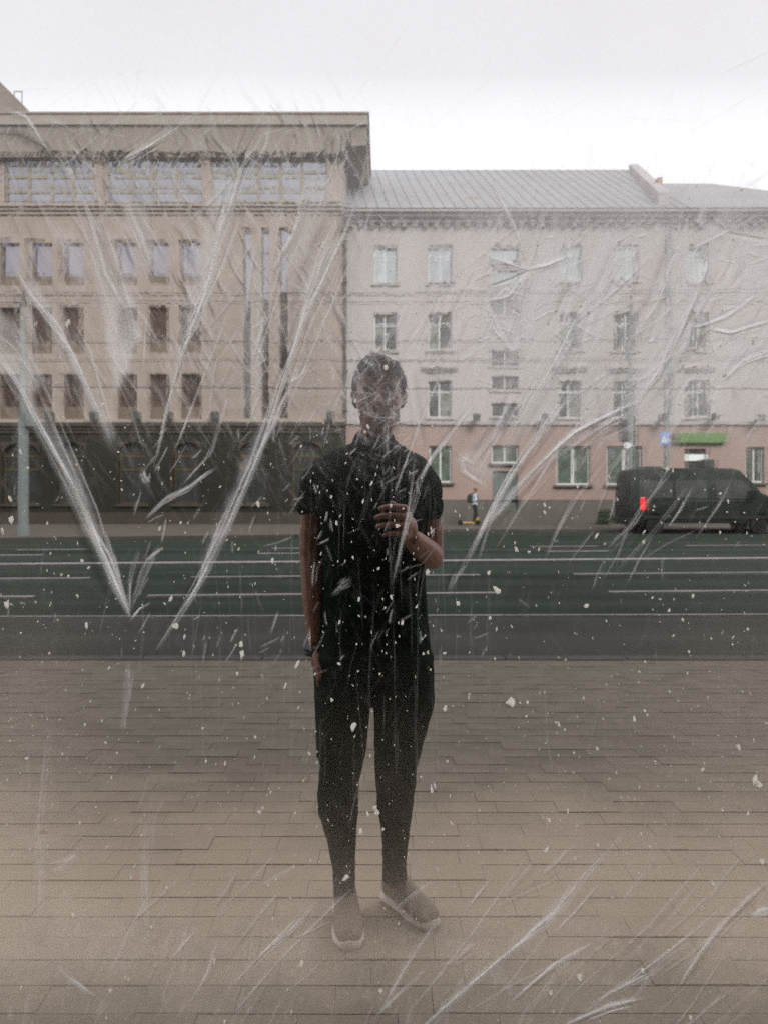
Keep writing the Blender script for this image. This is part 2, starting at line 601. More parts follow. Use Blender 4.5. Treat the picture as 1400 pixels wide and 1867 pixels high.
PD, PW, GAP = .118, .26, .005               # paver depth, width, joint
spots = []
rows = int((6.42 - 1.2) / PD)
for r in range(rows):
    y = 6.415 - PD * (r + .5)
    half = y * 700 / F + .5
    n = int(half / PW) + 1
    off = (.5 if r % 2 else 0) * PW + (.07 * PW * ((r * 7) % 5 - 2))
    for k in range(-n, n + 1):
        x = k * PW + off
        spots.append((x, y))
vis = [s for s in spots if s[1] > 1.97 and abs(s[0]) < s[1] * 700 / F + .1]
vis.sort(key=lambda s: s[1])
near = set(vis[:296])
far = MB()
pm = {}
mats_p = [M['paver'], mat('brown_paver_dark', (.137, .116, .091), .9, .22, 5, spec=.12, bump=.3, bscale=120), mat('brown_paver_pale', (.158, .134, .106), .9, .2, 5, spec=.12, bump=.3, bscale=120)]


def paver_geo(mb, x, y, z):
    w, d = (PW - .0010) / 2, (PD - GAP) / 2
    c = .0010
    vs = [(x - w, y - d, z - .05), (x + w, y - d, z - .05), (x + w, y + d, z - .05), (x - w, y + d, z - .05),
          (x - w, y - d, z - c), (x + w, y - d, z - c), (x + w, y + d, z - c), (x - w, y + d, z - c),
          (x - w + c, y - d + c, z), (x + w - c, y - d + c, z), (x + w - c, y + d - c, z), (x - w + c, y + d - c, z)]
    fs = [(8, 9, 10, 11)]
    for b in (0, 4):
        fs += [(b + i, b + (i + 1) % 4, b + 4 + (i + 1) % 4, b + 4 + i) for i in range(4)]
    mb.mesh(vs, fs)


# brightness painted into the near pavers and joints as a paler band
def bright_band(m_):
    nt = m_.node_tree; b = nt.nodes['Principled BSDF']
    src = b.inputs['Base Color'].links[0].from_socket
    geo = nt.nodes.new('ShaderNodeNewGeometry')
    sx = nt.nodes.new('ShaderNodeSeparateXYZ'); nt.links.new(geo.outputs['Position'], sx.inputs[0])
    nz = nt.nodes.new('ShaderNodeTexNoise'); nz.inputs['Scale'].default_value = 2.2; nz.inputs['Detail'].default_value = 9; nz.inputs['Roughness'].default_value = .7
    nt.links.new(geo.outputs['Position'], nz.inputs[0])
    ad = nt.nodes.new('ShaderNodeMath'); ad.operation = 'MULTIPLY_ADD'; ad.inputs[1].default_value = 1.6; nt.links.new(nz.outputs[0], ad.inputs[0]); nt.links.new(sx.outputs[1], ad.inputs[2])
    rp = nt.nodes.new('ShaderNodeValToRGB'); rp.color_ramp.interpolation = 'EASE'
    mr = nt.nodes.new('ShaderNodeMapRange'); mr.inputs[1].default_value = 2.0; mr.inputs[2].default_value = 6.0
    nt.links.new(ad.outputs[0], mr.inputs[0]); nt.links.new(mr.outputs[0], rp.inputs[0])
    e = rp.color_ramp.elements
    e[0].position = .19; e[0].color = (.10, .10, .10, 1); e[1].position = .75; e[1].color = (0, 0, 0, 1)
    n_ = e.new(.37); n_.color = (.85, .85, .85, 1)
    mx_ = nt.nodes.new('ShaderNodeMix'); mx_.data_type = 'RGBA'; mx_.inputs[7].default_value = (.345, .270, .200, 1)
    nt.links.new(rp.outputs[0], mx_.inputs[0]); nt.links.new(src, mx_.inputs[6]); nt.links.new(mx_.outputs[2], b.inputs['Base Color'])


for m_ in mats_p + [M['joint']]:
    bright_band(m_)
protos = []
for m_ in mats_p:
    t_ = MB(); paver_geo(t_, 0, 0, 0)
    me = bpy.data.meshes.new('paver')
    me.from_pydata(t_.v, [], t_.f)
    me.materials.append(m_)
    protos.append(me)
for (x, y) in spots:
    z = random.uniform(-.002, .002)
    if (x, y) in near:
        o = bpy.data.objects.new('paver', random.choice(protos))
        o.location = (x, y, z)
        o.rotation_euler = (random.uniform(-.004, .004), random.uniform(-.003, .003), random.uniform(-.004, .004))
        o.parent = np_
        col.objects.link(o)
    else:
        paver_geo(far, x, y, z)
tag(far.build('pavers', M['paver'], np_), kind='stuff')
mb = MB(); mb.box(-260, -4.2, -8, 6.415, -.2, -.001); mb.box(4.2, 260, -8, 6.415, -.2, -.001); mb.box(-4.2, 4.2, -8, 1.19, -.2, -.001)
mb.build('outer_paving', M['paver'], np_)

# the tall red-brown house front on this side of the street, behind the viewpoint
mb = MB()
mb.box(-120, 120, -14, -3.2, -.2, 21.5)
for i in range(-30, 30):
    for k in range(6):
        mb.box(i * 3.4, i * 3.4 + 1.5, -3.2, -3.12, 1 + k * 3.2, 2.9 + k * 3.2)
nsb = tag(mb.build('near_side_building', M['near_wall']), kind='structure')
mb = MB(); mb.box(-9, 9, -3.19, 1.38, 3.2, 3.35); mb.build('added_shade_slab', M['near_wall'], nsb)  # unseen slab, added over the viewpoint to keep light off man and film

# ------------------------------------------------------------------ facades across the street
def X_(px, Y=YB): return (px - 700.0) / F * Y
def Z_(py, Y=YB): return H + (HOR - py) / F * Y


def wall_mesh(x0, x1, z0, z1, Y, openings, depth=.3, thick=None):
    """front skin with rectangular openings (world x0,x1,z0,z1) and their reveals"""
    xs = sorted({x0, x1, *[v for o in openings for v in o[:2]]})
    zs = sorted({z0, z1, *[v for o in openings for v in o[2:4]]})
    xs = [x for x in xs if x0 <= x <= x1]
    zs = [z for z in zs if z0 <= z <= z1]
    mb = MB()
    for a, b in zip(xs[:-1], xs[1:]):
        for c, d in zip(zs[:-1], zs[1:]):
            mx_, mz = (a + b) / 2, (c + d) / 2
            if any(o[0] < mx_ < o[1] and o[2] < mz < o[3] for o in openings):
                continue
            mb.poly([(a, Y, c), (b, Y, c), (b, Y, d), (a, Y, d)])
    for o in openings:
        a, b, c, d = max(o[0], x0), min(o[1], x1), o[2], o[3]
        Y2 = Y + depth
        mb.poly([(a, Y, c), (a, Y, d), (a, Y2, d), (a, Y2, c)])
        mb.poly([(b, Y, c), (b, Y2, c), (b, Y2, d), (b, Y, d)])
        mb.poly([(a, Y, d), (b, Y, d), (b, Y2, d), (a, Y2, d)])
        mb.poly([(a, Y, c), (a, Y2, c), (b, Y2, c), (b, Y, c)])
    # solid behind
    mb.box(x0, x1, Y + depth + .02, Y + 12, z0, z1)
    return mb


def window(parent, x0, x1, z0, z1, Y, cols, rows, fmat, gmat, bar=.07, bd=.06, sill=None, name='window', outer=.08):
    """frame is the part; each pane (and the sill) a sub-part. cols/rows: inner bar positions 0..1; rows entries may be (pos, x from, x to)"""
    mb = MB()
    mb.box(x0, x0 + outer, Y, Y + bd, z0, z1)
    mb.box(x1 - outer, x1, Y, Y + bd, z0, z1)
    mb.box(x0 + outer, x1 - outer, Y, Y + bd, z0, z0 + outer)
    mb.box(x0 + outer, x1 - outer, Y, Y + bd, z1 - outer, z1)
    ix0, ix1, iz0, iz1 = x0 + outer, x1 - outer, z0 + outer, z1 - outer
    cx = [0] + list(cols) + [1]
    for c in cols:
        xc = ix0 + (ix1 - ix0) * c
        mb.box(xc - bar / 2, xc + bar / 2, Y + .003, Y + bd, iz0, iz1)
    for r in rows:
        zc = iz0 + (iz1 - iz0) * r
        mb.box(ix0, ix1, Y + .006, Y + bd, zc - bar / 2, zc + bar / 2)
    w = mb.build(name, fmat, parent)
    rr = [0] + sorted(rows) + [1]
    for i in range(len(cx) - 1):
        for j in range(len(rr) - 1):
            a = ix0 + (ix1 - ix0) * cx[i] - .005
            b = ix0 + (ix1 - ix0) * cx[i + 1] + .005
            c = iz0 + (iz1 - iz0) * rr[j] - .005
            d = iz0 + (iz1 - iz0) * rr[j + 1] + .005
            p = MB()
            tl = random.uniform(-.006, .006)
            p.mesh([(a, Y + bd * .6 + tl, c), (b, Y + bd * .6 - tl, c), (b, Y + bd * .6 - tl, d), (a, Y + bd * .6 + tl, d),
                    (a, Y + bd * .8 + tl, c), (b, Y + bd * .8 - tl, c), (b, Y + bd * .8 - tl, d), (a, Y + bd * .8 + tl, d)],
                   [(0, 1, 2, 3), (7, 6, 5, 4), (0, 4, 5, 1), (1, 5, 6, 2), (2, 6, 7, 3), (3, 7, 4, 0)])
            p.build('pane', random.choice(gmat) if isinstance(gmat, list) else gmat, w)
    if sill:
        s = MB()
        s.box(x0 - .12, x1 + .12, sill[0], Y - .005, z0 - .10, z0 - .004)
        s.build('sill', sill[1], w)
    return w


def floodlight(parent, px, py, Y, s=1.0):
    mb = MB()
    x, z = X_(px, Y), Z_(py, Y)
    mb.box(x - .16 * s, x + .16 * s, Y - .65, Y - .38, z - .05, z + .26 * s)
    mb.rod((x, Y - .45, z), (x, Y + .02, z - .12), .03)
    mb.box(x - .2 * s, x + .2 * s, Y - .70, Y - .655, z - .08, z + .29 * s)
    mb.build('floodlight', M['dark_metal'], parent)


# ---- left: beige stone building -----------------------------------------
LX0, LX1 = X_(-420), X_(628)
lb = thing('stone_building', ((LX0 + LX1) / 2, YB, FAR_Z), 'beige stone-clad building with overhanging eave, ribbon attic windows and dark ground floor', 'building')
op, win = [], []
cols_px = [(-175, -139), (-117, -82), (-58, -22), (0, 36), (59, 95), (117, 153), (215, 250), (274, 309), (331, 368)]
colsA = [c for c in cols_px if c[1] > -60]
for c in colsA:
    for k, (r0, r1) in enumerate(((442, 520), (560, 645), (682, 765))):
        o = (X_(c[0]), X_(c[1]), Z_(r1), Z_(r0))
        op.append(o); win.append((k, o))
slots = []
for c in ((445, 458), (478, 491), (511, 525)):
    o = (X_(c[0]), X_(c[1]), Z_(764), Z_(420))
    op.append(o); slots.append(o)
aops = []
for grp in ([(-180, -20)], [(8, 173)], [(197, 368)], [(387, 596)]):
    o = (X_(grp[0][0]), X_(grp[0][1]), Z_(373), Z_(293))
    op.append(o); aops.append(o)
wm = wall_mesh(LX0, LX1, Z_(770), Z_(222), YB, op, .38)
wm.build('wall', M['stone'], lb)
for k, (x0, x1, z0, z1) in win:
    sp = (z1 - z0) * (.22 if k == 0 else .27)
    mb = MB(); mb.box(x0, x1, YB + .10, YB + .36, z0, z0 + sp)
    mb.build('spandrel', M['spandrel'], lb)
    window(lb, x0, x1, z0 + sp + .002, z1, YB + .26, [], [], M['spandrel'], M['glass_mirror'] if k == 0 else M['glass_brown'], outer=.05)
for (x0, x1, z0, z1) in slots:
    window(lb, x0, x1, z0, z1, YB + .22, [], [.245, .60, .88], M['spandrel'], M['glass_mirror'], bar=.16, outer=.04)
for o, cs in zip(aops, ([.25, .5, .75], [.245, .505, .75], [.25, .49, .75], [.19, .40, .60, .785])):
    window(lb, o[0], o[1], o[2], o[3], YB + .20, cs, [.33, .69], M['bronze_frame'], M['glass_attic'], bar=.15, bd=.1, outer=.06)
# piers stand out between attic ribbons
# ledge below attic windows, three steps
for y0, y1, pr in ((373.5, 379, .30), (379, 385, .20), (385, 391, .10)):
    mb = MB(); mb.box(LX0, LX1 + .0, YB - pr, YB - .002, Z_(y1), Z_(y0) - .003)
    mb.build('ledge', M['stone_trim'], lb)
# eave: inclined soffit below a vertical fascia, wraps the right end
YE = YB - .62
z_top, z_f = Z_(207, YE), Z_(226, YE)
xr = X_(671, YE)
mb = MB()
prof = [(YB - .004, Z_(291)), (YE + .28, Z_(286, YE + .28)), (YE + .12, z_f - .012), (YB + 3, z_f - .012), (YB + 3, Z_(290))]
mb.prism_x(prof, LX0, LX1 + .02)
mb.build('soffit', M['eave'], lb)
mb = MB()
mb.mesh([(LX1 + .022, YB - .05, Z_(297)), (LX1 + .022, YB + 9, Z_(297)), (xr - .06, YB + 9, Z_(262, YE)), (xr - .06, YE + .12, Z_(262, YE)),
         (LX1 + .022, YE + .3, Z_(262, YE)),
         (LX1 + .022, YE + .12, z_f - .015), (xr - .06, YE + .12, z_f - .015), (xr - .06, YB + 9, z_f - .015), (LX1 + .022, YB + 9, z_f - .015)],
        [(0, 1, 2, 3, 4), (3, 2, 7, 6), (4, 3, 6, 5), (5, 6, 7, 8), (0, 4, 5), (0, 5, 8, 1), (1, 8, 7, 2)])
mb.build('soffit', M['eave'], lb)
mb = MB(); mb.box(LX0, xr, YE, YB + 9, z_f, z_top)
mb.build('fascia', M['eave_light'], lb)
mb = MB(); mb.box(LX0, xr + .06, YE - .06, YB + 9, z_top + .002, z_top + .09)
mb.build('coping', M['stone_trim'], lb)
# higher roof piece at the left edge, with a small railing frame
mb = MB()
Yr = YB - .4
mb.prism_y([(X_(-160, Yr), Z_(206, Yr)), (X_(50, Yr), Z_(206, Yr)), (X_(44, Yr), Z_(192, Yr)), (X_(-5, Yr), Z_(143, Yr)), (X_(-40, Yr), Z_(120, Yr)), (X_(-160, Yr), Z_(120, Yr))], Yr, Yr + 7)
mb.build('roof_upstand', M['eave'], lb)
mb = MB()
for px in (26, 40):
    mb.rod(P(px, 207, YB + 1), P(px, 166, YB + 1), .02)
mb.rod(P(25, 166, YB + 1), P(41, 166, YB + 1), .02)
mb.build('railing', M['dark_metal'], lb)
# brown ground floor
gops = []
arch = [(-82, -18), (6, 74), (106, 158), (218, 270), (318, 369), (437, 490), (534, 588)]
for a, b in arch:
    gops.append((X_(a), X_(b), Z_(918), Z_(806)))
gm = wall_mesh(LX0, LX1 + .02, FAR_Z - .3, Z_(776), YB - .12, gops, .45)
gm.build('ground_floor_wall', M['brown_base'], lb)
for y0, y1, pr in ((765.5, 771, .34), ):
    mb = MB(); mb.box(LX0, LX1 + .05, YB - pr, YB - .003, Z_(y1), Z_(y0))
    mb.build('ledge', M['stone_trim'], lb)
for y0, y1, pr in ((771.2, 778, .42), (778.2, 784, .30), (784.2, 790, .22)):
    mb = MB(); mb.box(LX0, LX1 + .05, YB - pr, YB - .125, Z_(y1), Z_(y0))
    mb.build('cornice', M['brown_trim'], lb)
for (x0, x1, z0, z1) in gops:
    Yw = YB + .12
    w = window(lb, x0, x1, z0, z1 - .0, Yw, [], [.555, .785], M['ochre_frame'], M['glass_shop'], bar=.10, outer=.07, name='arched_window')
    # brown corner spandrels that make the arch
    mb = MB()
    cx, hw = (x0 + x1) / 2, (x1 - x0) / 2
    zs = z1 - hw * .75
    for s in (-1, 1):
        pts = [(cx + s * hw, zs)] + [(cx + s * hw * math.cos(t), zs + hw * .75 * math.sin(t)) for t in np.linspace(.02, math.pi / 2, 9)] + [(cx + s * hw, z1 + .01)]
        if s < 0:
            pts = pts[::-1]
        mb.prism_y(pts, YB - .117, YB + .10)
    mb.build('arch', M['brown_trim'], lb)
    mb = MB(); mb.box(x0 - .1, x1 + .1, YB - .22, YB - .123, z0 - .14, z0 - .01)
    mb.build('sill', M['brown_trim'], lb)
for px in (100, 180, 257, 315, 397, 605):
    floodlight(lb, px, 764, YB)
mb = MB(); mb.box(LX0, LX1 + .02, YB - .26, YB - .123, FAR_Z - .2, Z_(934))
mb.build('plinth', M['brown_trim'], lb)

# ---- right: pale plaster building ----------------------------------------
RX0, RX1 = LX1 + .06, X_(1640)
YR = YB + .25
def XR(px): return X_(px, YR)
def ZR(py): return Z_(py, YR)
rb = thing('plaster_building', ((RX0 + RX1) / 2, YR, FAR_Z), 'pale plaster building with zinc roof, pink ground floor and grey door', 'building')
GR = [M['glass_right'], M['glass_right'], glass_mat('net_curtain_glass', (.17, .17, .16), .2, (.85, .9, .95)), glass_mat('dark_room_glass', (.02, .026, .022), .14, (.85, .9, .95))]
wcols = [(682, 723), (780, 823), (1017, 1057), (1117, 1157), (1247, 1286), (1352, 1392), (1450, 1490)]
wrows = [(452, 517), (573, 640), (695, 762)]
rop, rwin = [], []
for c in wcols:
    for k, r in enumerate(wrows):
        o = (XR(c[0]), XR(c[1]), ZR(r[1]), ZR(r[0]))
        if c[0] in (1352,):
            continue
        rop.append(o); rwin.append((c, k, o))
stair = [(452, 478), (492, 520), (546, 575), (640, 668), (686, 712), (735, 760)]
for r in stair:
    o = (XR(895), XR(945), ZR(r[1]), ZR(r[0]))
    rop.append(o)
wall_mesh(RX0, RX1, ZR(770), ZR(396), YR, rop, .32).build('wall', M['plaster'], rb)
for c, k, o in rwin:
    window(rb, *o, YR + .16, [.47], [.72] if k else [.70], M['white_frame'], GR, bar=.09, outer=.07, sill=(YR - .10, M['plaster_trim']))
    if k == 2 and c[0] != 682:
        mb = MB(); x0, x1 = o[0] - .3, o[1] + .3
        mb.box(x0, x1, YR - .22, YR - .003, ZR(674), ZR(669)); mb.box(x0 + .08, x1 - .08, YR - .12, YR - .004, ZR(679), ZR(674) - .003)
        mb.build('lintel', M['plaster_trim'], rb)
for i, r in enumerate(stair):
    window(rb, XR(895), XR(945), ZR(r[1]), ZR(r[0]), YR + .16, [.5], [], M['white_frame'], M['glass_right'], bar=.07, outer=.06, sill=(YR - .06, M['plaster_trim']))
# curtains behind some glass
# ground floor
gop2 = [(782, 823, 813, 880, [.5], []), (1013, 1075, 813, 884, [.5], []), (1105, 1170, 813, 884, [.5], []), (1358, 1392, 815, 880, [.5], []), (895, 945, 812, 845, [.5], [])]
g2 = [(XR(a), XR(b), ZR(d), ZR(c)) for a, b, c, d, *_ in gop2]
door_o = (XR(897), XR(943), ZR(930), ZR(859))
ent_o = (XR(1247), XR(1286), ZR(951), ZR(818))
wall_mesh(RX0, RX1, ZR(911), ZR(772), YR - .05, g2 + [(door_o[0], door_o[1], ZR(911), door_o[3]), (ent_o[0], ent_o[1], ZR(911), ent_o[3])], .34).build('ground_floor_wall', M['pink'], rb)
wall_mesh(RX0, RX1, FAR_Z - .3, ZR(911) - .004, YR - .12, [(door_o[0], door_o[1], door_o[2], ZR(911) - .004), (ent_o[0], ent_o[1], ent_o[2], ZR(911) - .004)], .38).build('plinth', M['plinth'], rb)
for o, gp in zip(g2, gop2):
    window(rb, *o, YR + .10, gp[4], gp[5], M['white_frame'], M['glass_green'], bar=.16 if gp[0] in (1013, 1105) else .09, outer=.09, sill=(YR - .22, M['plinth']))
mb = MB(); mb.box(door_o[0], door_o[1], YR + .05, YR + .14, door_o[2], door_o[3])
d_ = mb.build('door', M['grey_door'], rb)
mb = MB(); mb.box((door_o[0] + door_o[1]) / 2 - .012, (door_o[0] + door_o[1]) / 2 + .012, YR + .04, YR + .049, door_o[2] + .05, door_o[3] - .05)
mb.build('door_split', M['dark_metal'], d_)
mb = MB(); mb.rod((door_o[1] - .12, YR + .0, door_o[2] + 1.0), (door_o[1] - .12, YR + .0, door_o[2] + 1.3), .02); mb.build('handle', M['dark_metal'], d_)
for i in range(2):
    mb = MB(); mb.box(XR(890 - 3 * i), XR(952 + 3 * i), YR - .55 - .4 * i, YR - .125 - .43 * i, FAR_Z - .05, FAR_Z + .40 - .20 * i)
    mb.build('door_step', M['plinth'], rb)
w = window(rb, *ent_o, YR + .12, [], [.80, .90], M['dark_metal'], M['glass_shop'], bar=.06, outer=.06, name='entrance_door')
mb = MB(); mb.box(ent_o[0] + .02, ent_o[1] - .02, YR + .07, YR + .115, ZR(840), ZR(828)); mb.build('white_panel', M['sign_white'], w)
# band between storeys
mb = MB(); mb.box(RX0, RX1, YR - .16, YR - .055, ZR(775), ZR(768)); mb.build('band', M['plaster_trim'], rb)
mb = MB(); mb.box(RX0, RX1, YR - .03, YR - .003, ZR(660), ZR(657)); mb.build('band', M['plaster_trim'], rb)
# cornice steps and brackets
for y0, y1, pr in ((388, 394, .75), (394.2, 400, .55), (400.2, 408, .30)):
    mb = MB(); mb.box(RX0, RX1, YR - pr, YR - .003, ZR(y1), ZR(y0)); mb.build('cornice', M['plaster_trim'], rb)
x = RX0 + .15
while x < XR(1420):
    mb = MB(); mb.box(x, x + .22, YR - .26, YR - .004, ZR(415), ZR(408.3)); mb.build('bracket', M['plaster_trim'], rb)
    x += .52
for px in (722, 865, 921, 990, 1090, 1200, 1288, 1375):
    floodlight(rb, px, 767, YR - .05, .9)
# zinc roof: main slope with seams, firewall parapet, lower right roof
YRD = YR + 8.0
ze = ZR(389)
zr_ = Z_(309, YRD)
xa, xb = RX0 - .0, X_(1152, YRD)
mb = MB()
mb.mesh([(xa, YR - .8, ze), (xb + .6, YR - .8, ze), (X_(1150, YRD), YRD, zr_), (xa - .8, YRD, zr_), (xa, YRD + 8, ze), (xb, YRD + 8, ze)],
        [(0, 1, 2, 3), (3, 2, 5, 4), (1, 5, 2), (0, 3, 4)])
rf = mb.build('roof', M['roof'], rb)
n = 32
for i in range(1, n):
    t = i / n
    a = Vector((xa + (xb + .5 - xa) * t, YR - .8, ze + .03))
    b = Vector((xa - .8 + (X_(1150, YRD) - xa + .8) * t, YRD, zr_ + .03))
    mb = MB(); mb.rod(a, b, .016, n=4); mb.build('roof_seam', M['roof'], rf)
for px, w_ in ((862, 30), (905, 26)):
    mb = MB(); c = P(px, 372, YR + 1.2); mb.box(c.x - .4, c.x + .4, c.y - .1, c.y + .6, c.z - .5, c.z + .35); mb.build('roof_hatch', M['rust'], rf, bevel=.03)
# firewall parapet running down the slope, with chimney stub
mb = MB()
p0, p1 = Vector((X_(1155, YRD), YRD, Z_(298, YRD))), Vector((XR(1206), YR - .3, ZR(352)))
for d0, d1 in (((-.30, 0), (.30, 0)),):
    vs = []
    for p in (p0, p1):
        for dx in (-.3, .3):
            vs += [(p.x + dx, p.y, p.z - 1.5), (p.x + dx, p.y, p.z)]
    mb.mesh(vs, [(0, 1, 3, 2), (4, 6, 7, 5), (1, 5, 7, 3), (0, 2, 6, 4), (0, 4, 5, 1), (2, 3, 7, 6)])
mb.build('firewall', M['plaster_trim'], rb, bevel=.08)
mb = MB(); c = P(1201, 335, YR + 2); mb.box(c.x - .12, c.x + .12, c.y - .2, c.y + .2, c.z - 1, c.z + .28); mb.build('chimney', M['rust'], rb)
mb = MB()
z2 = Z_(334, YRD - 1)
x2a, x2b = X_(1190, YRD - 1), X_(1296, YRD - 1)
mb.mesh([(XR(1190), YR - .8, ze + .01), (RX1, YR - .8, ze + .01), (X_(1560, YRD - 1), YRD - 1, Z_(400, YRD - 1)), (x2b, YRD - 1, z2), (x2a, YRD - 1, z2), (XR(1190), YRD + 6, ze), (RX1, YRD + 6, ze)],
        [(0, 1, 2, 3, 4), (4, 3, 2, 6, 5), (0, 4, 5), (1, 6, 2)])
rf2 = mb.build('roof', M['roof'], rb)
# green sign over the entrance
mb = MB(); mb.box(XR(1226), XR(1318), YR - .30, YR - .06, ZR(808), ZR(790)); mb.build('sign_board', M['sign_green'], rb, bevel=.02)

# ---- downpipe between the buildings
mb = MB(); xp = X_(630, YB - .15)
mb.rod((xp, YB - .2, Z_(775)), (xp, YB - .2, Z_(425)), .07)
dp = mb.build('downpipe', M['pipe'], lb)
for py in (440, 520, 600, 680, 750):
    mb = MB(); mb.box(xp - .1, xp + .1, YB - .29, YB - .004, Z_(py) - .03, Z_(py) + .03); mb.build('clamp', M['dark_metal'], dp)
mb = MB(); mb.box(xp - .16, xp + .16, YB - .34, YB - .02, Z_(425), Z_(410)); mb.build('hopper', M['pipe'], dp)

# ------------------------------------------------------------------ street furniture
def pole(name, px, ytop, Y, r0, r1, label, zb=FAR_Z):
    x = (px - 700) / F * Y
    t = thing(name, (x, Y, zb), label, 'lamp post' if 'lamp' in name else 'pole')
    ztop = H + (HOR - ytop) / F * Y
    mb = MB(); mb.rod((x, Y, zb), (x, Y, zb + (ztop - zb) * .52), r0, n=16); mb.build('lower_post', M['post'], t, smooth=True, sharp=.6)
    mb = MB(); mb.rod((x, Y, zb + (ztop - zb) * .52 - .02), (x, Y, ztop), r0 * .78, r1, n=16); mb.build('upper_post', M['post'], t, smooth=True, sharp=.6)
    mb = MB(); mb.rod((x, Y, zb), (x, Y, zb + .35), r0 * 1.25, n=16); mb.build('base_collar', M['post'], t, smooth=True, sharp=.6)
    return t, x, ztop


t, x, zt = pole('lamp_post', 43, 560, 27.6, .175, .10, 'thick grey lamp post with pointed finial before the stone building')
mb = MB(); mb.rod((x, 27.6, zt), (x, 27.6, zt + .12), .13, .13); mb.rod((x, 27.6, zt + .12), (x, 27.6, zt + .55), .10, .01); mb.build('finial', M['dark_metal'], t, smooth=True, sharp=.6)
mb = MB(); mb.box(x + .14, x + .46, 27.42, 27.56, Z_(778, 27.6), Z_(752, 27.6)); mb.build('notice_plate', M['post'], t)

Yt = 33.4
t, x, zt = pole('traffic_light', 1146, 545, Yt, .14, .08, 'traffic light on a tall grey pole at the back of the van')
t['category'] = 'traffic light'
mb = MB(); mb.box(x - .42, x - .15, Yt - .16, Yt + .12, Z_(806, Yt), Z_(766, Yt)); sh = mb.build('signal_head', M['dark_metal'], t, bevel=.03)
for k in range(3):
    z = Z_(772 + k * 13, Yt)
    mb = MB(); mb.rod((x - .285, Yt - .30, z), (x - .285, Yt - .165, z), .11, n=14); mb.build('visor', M['dark_metal'], sh, smooth=True, sharp=.6)
mb = MB(); mb.rod((x - .05, Yt, Z_(755, Yt)), (x + .24, Yt, Z_(760, Yt)), .04); mb.rod((x + .24, Yt, Z_(760, Yt)), (x + .24, Yt, Z_(812, Yt)), .045); mb.build('bracket', M['dark_metal'], t)
mb = MB(); mb.rod((x - .14, Yt - .2, Z_(812, Yt)), (x - .14, Yt - .05, Z_(812, Yt)), .14, n=16); mb.build('round_lamp', M['sign_white'], t)

Yp = 35.2
t, x, zt = pole('sign_pole', 1215, 425, Yp, .12, .085, 'slim grey pole carrying a blue road sign beside the green shop sign')
mb = MB(); mb.box(x - .38, x + .02, Yp - .17, Yp - .13, Z_(812, Yp), Z_(788, Yp)); sg = mb.build('blue_sign', M['sign_blue'], t, bevel=.015)
c = Vector((x - .18, Yp - .175, Z_(800, Yp)))
mb = MB(); mb.poly([(c.x - .13, c.y, c.z - .17), (c.x + .13, c.y, c.z - .17), (c.x, c.y, c.z + .17)]); mb.build('sign_symbol', M['sign_white'], sg)

# overhead cables across the street
ends = [(538, 540, 26.0), (552, 556, 26.0), (626, 622, 22.0), (706, 711, 19.5), (541, 533, 30.0), (660, 655, 29.0)]
ctags = ['topmost thin black tram cable across both facades', 'second thin black tram cable just below the topmost', 'thin black cable crossing at the middle windows',
         'lowest thin black cable crossing above the ledge floodlights', 'faint far cable rising slightly to the right near the top pair', 'faint far cable between the middle and lowest windows']
for (ya, yb, Y), lab in zip(ends, ctags):
    pts = []
    for i in range(25):
        tt = i / 24
        px = -900 + 3200 * tt
        py = ya + (yb - ya) * (px / 1400) + 9 * (1 - (2 * tt - 1) ** 2) - 8.5
        pts.append(P(px, py, Y))
    mb = MB(); mb.tube(pts, .013, n=6)
    tag(mb.build('overhead_cable', M['wire'], org=tuple(pts[0])), lab, 'cable', 'overhead cables')

# bush by the wall
bs = thing('bush', P(1103, 955, 37.4), 'small dark green bush by the pink wall left of the van', 'bush')
bs.location.z = FAR_Z; ORG[bs.name].z = FAR_Z
mb = MB(); c0 = ORG[bs.name]
for i in range(420):
    a, r, h = random.uniform(0, 6.28), random.uniform(0, 1) ** .5, random.uniform(.05, 1)
    c = Vector((c0.x + .45 * r * math.cos(a) * (1.1 - .5 * h), c0.y + .35 * r * math.sin(a), c0.z + .72 * h))
    u = Vector((random.uniform(-1, 1), random.uniform(-1, 1), random.uniform(-.3, 1))).normalized() * .09
    w = u.cross(Vector((random.uniform(-1, 1), random.uniform(-1, 1), .3))).normalized() * .035
    mb.poly([c - u, c + w, c + u, c - w])
mb.build('foliage', M['bush'], bs)
mb = MB()
for k in range(4):
    mb.rod(c0 + Vector((0, 0, -.02)), c0 + Vector((random.uniform(-.2, .2), random.uniform(-.15, .15), .5)), .015, .006, n=6)
mb.build('stem', M['wood'], bs)

# ------------------------------------------------------------------ dark van at the far kerb
YV = 31.0                                   # near flank
vw = 1.95
def VX(px): return (px - 700) / F * YV
zv = ROAD_Z
van_x0 = VX(1146)
van = thing('van', (van_x0 + 2.9, YV + vw / 2, zv), 'black high-roofed van with a lit red tail lamp, parked at the far kerb', 'van')
def vx(u): return van_x0 + u
prof = [(0.03, .42), (0.0, .95), (.02, 1.6), (.10, 2.42), (.22, 2.56), (.6, 2.62), (4.1, 2.60), (4.45, 2.50), (4.95, 2.02), (5.25, 1.62), (5.85, 1.36), (6.05, 1.15), (6.12, .75), (6.08, .42)]
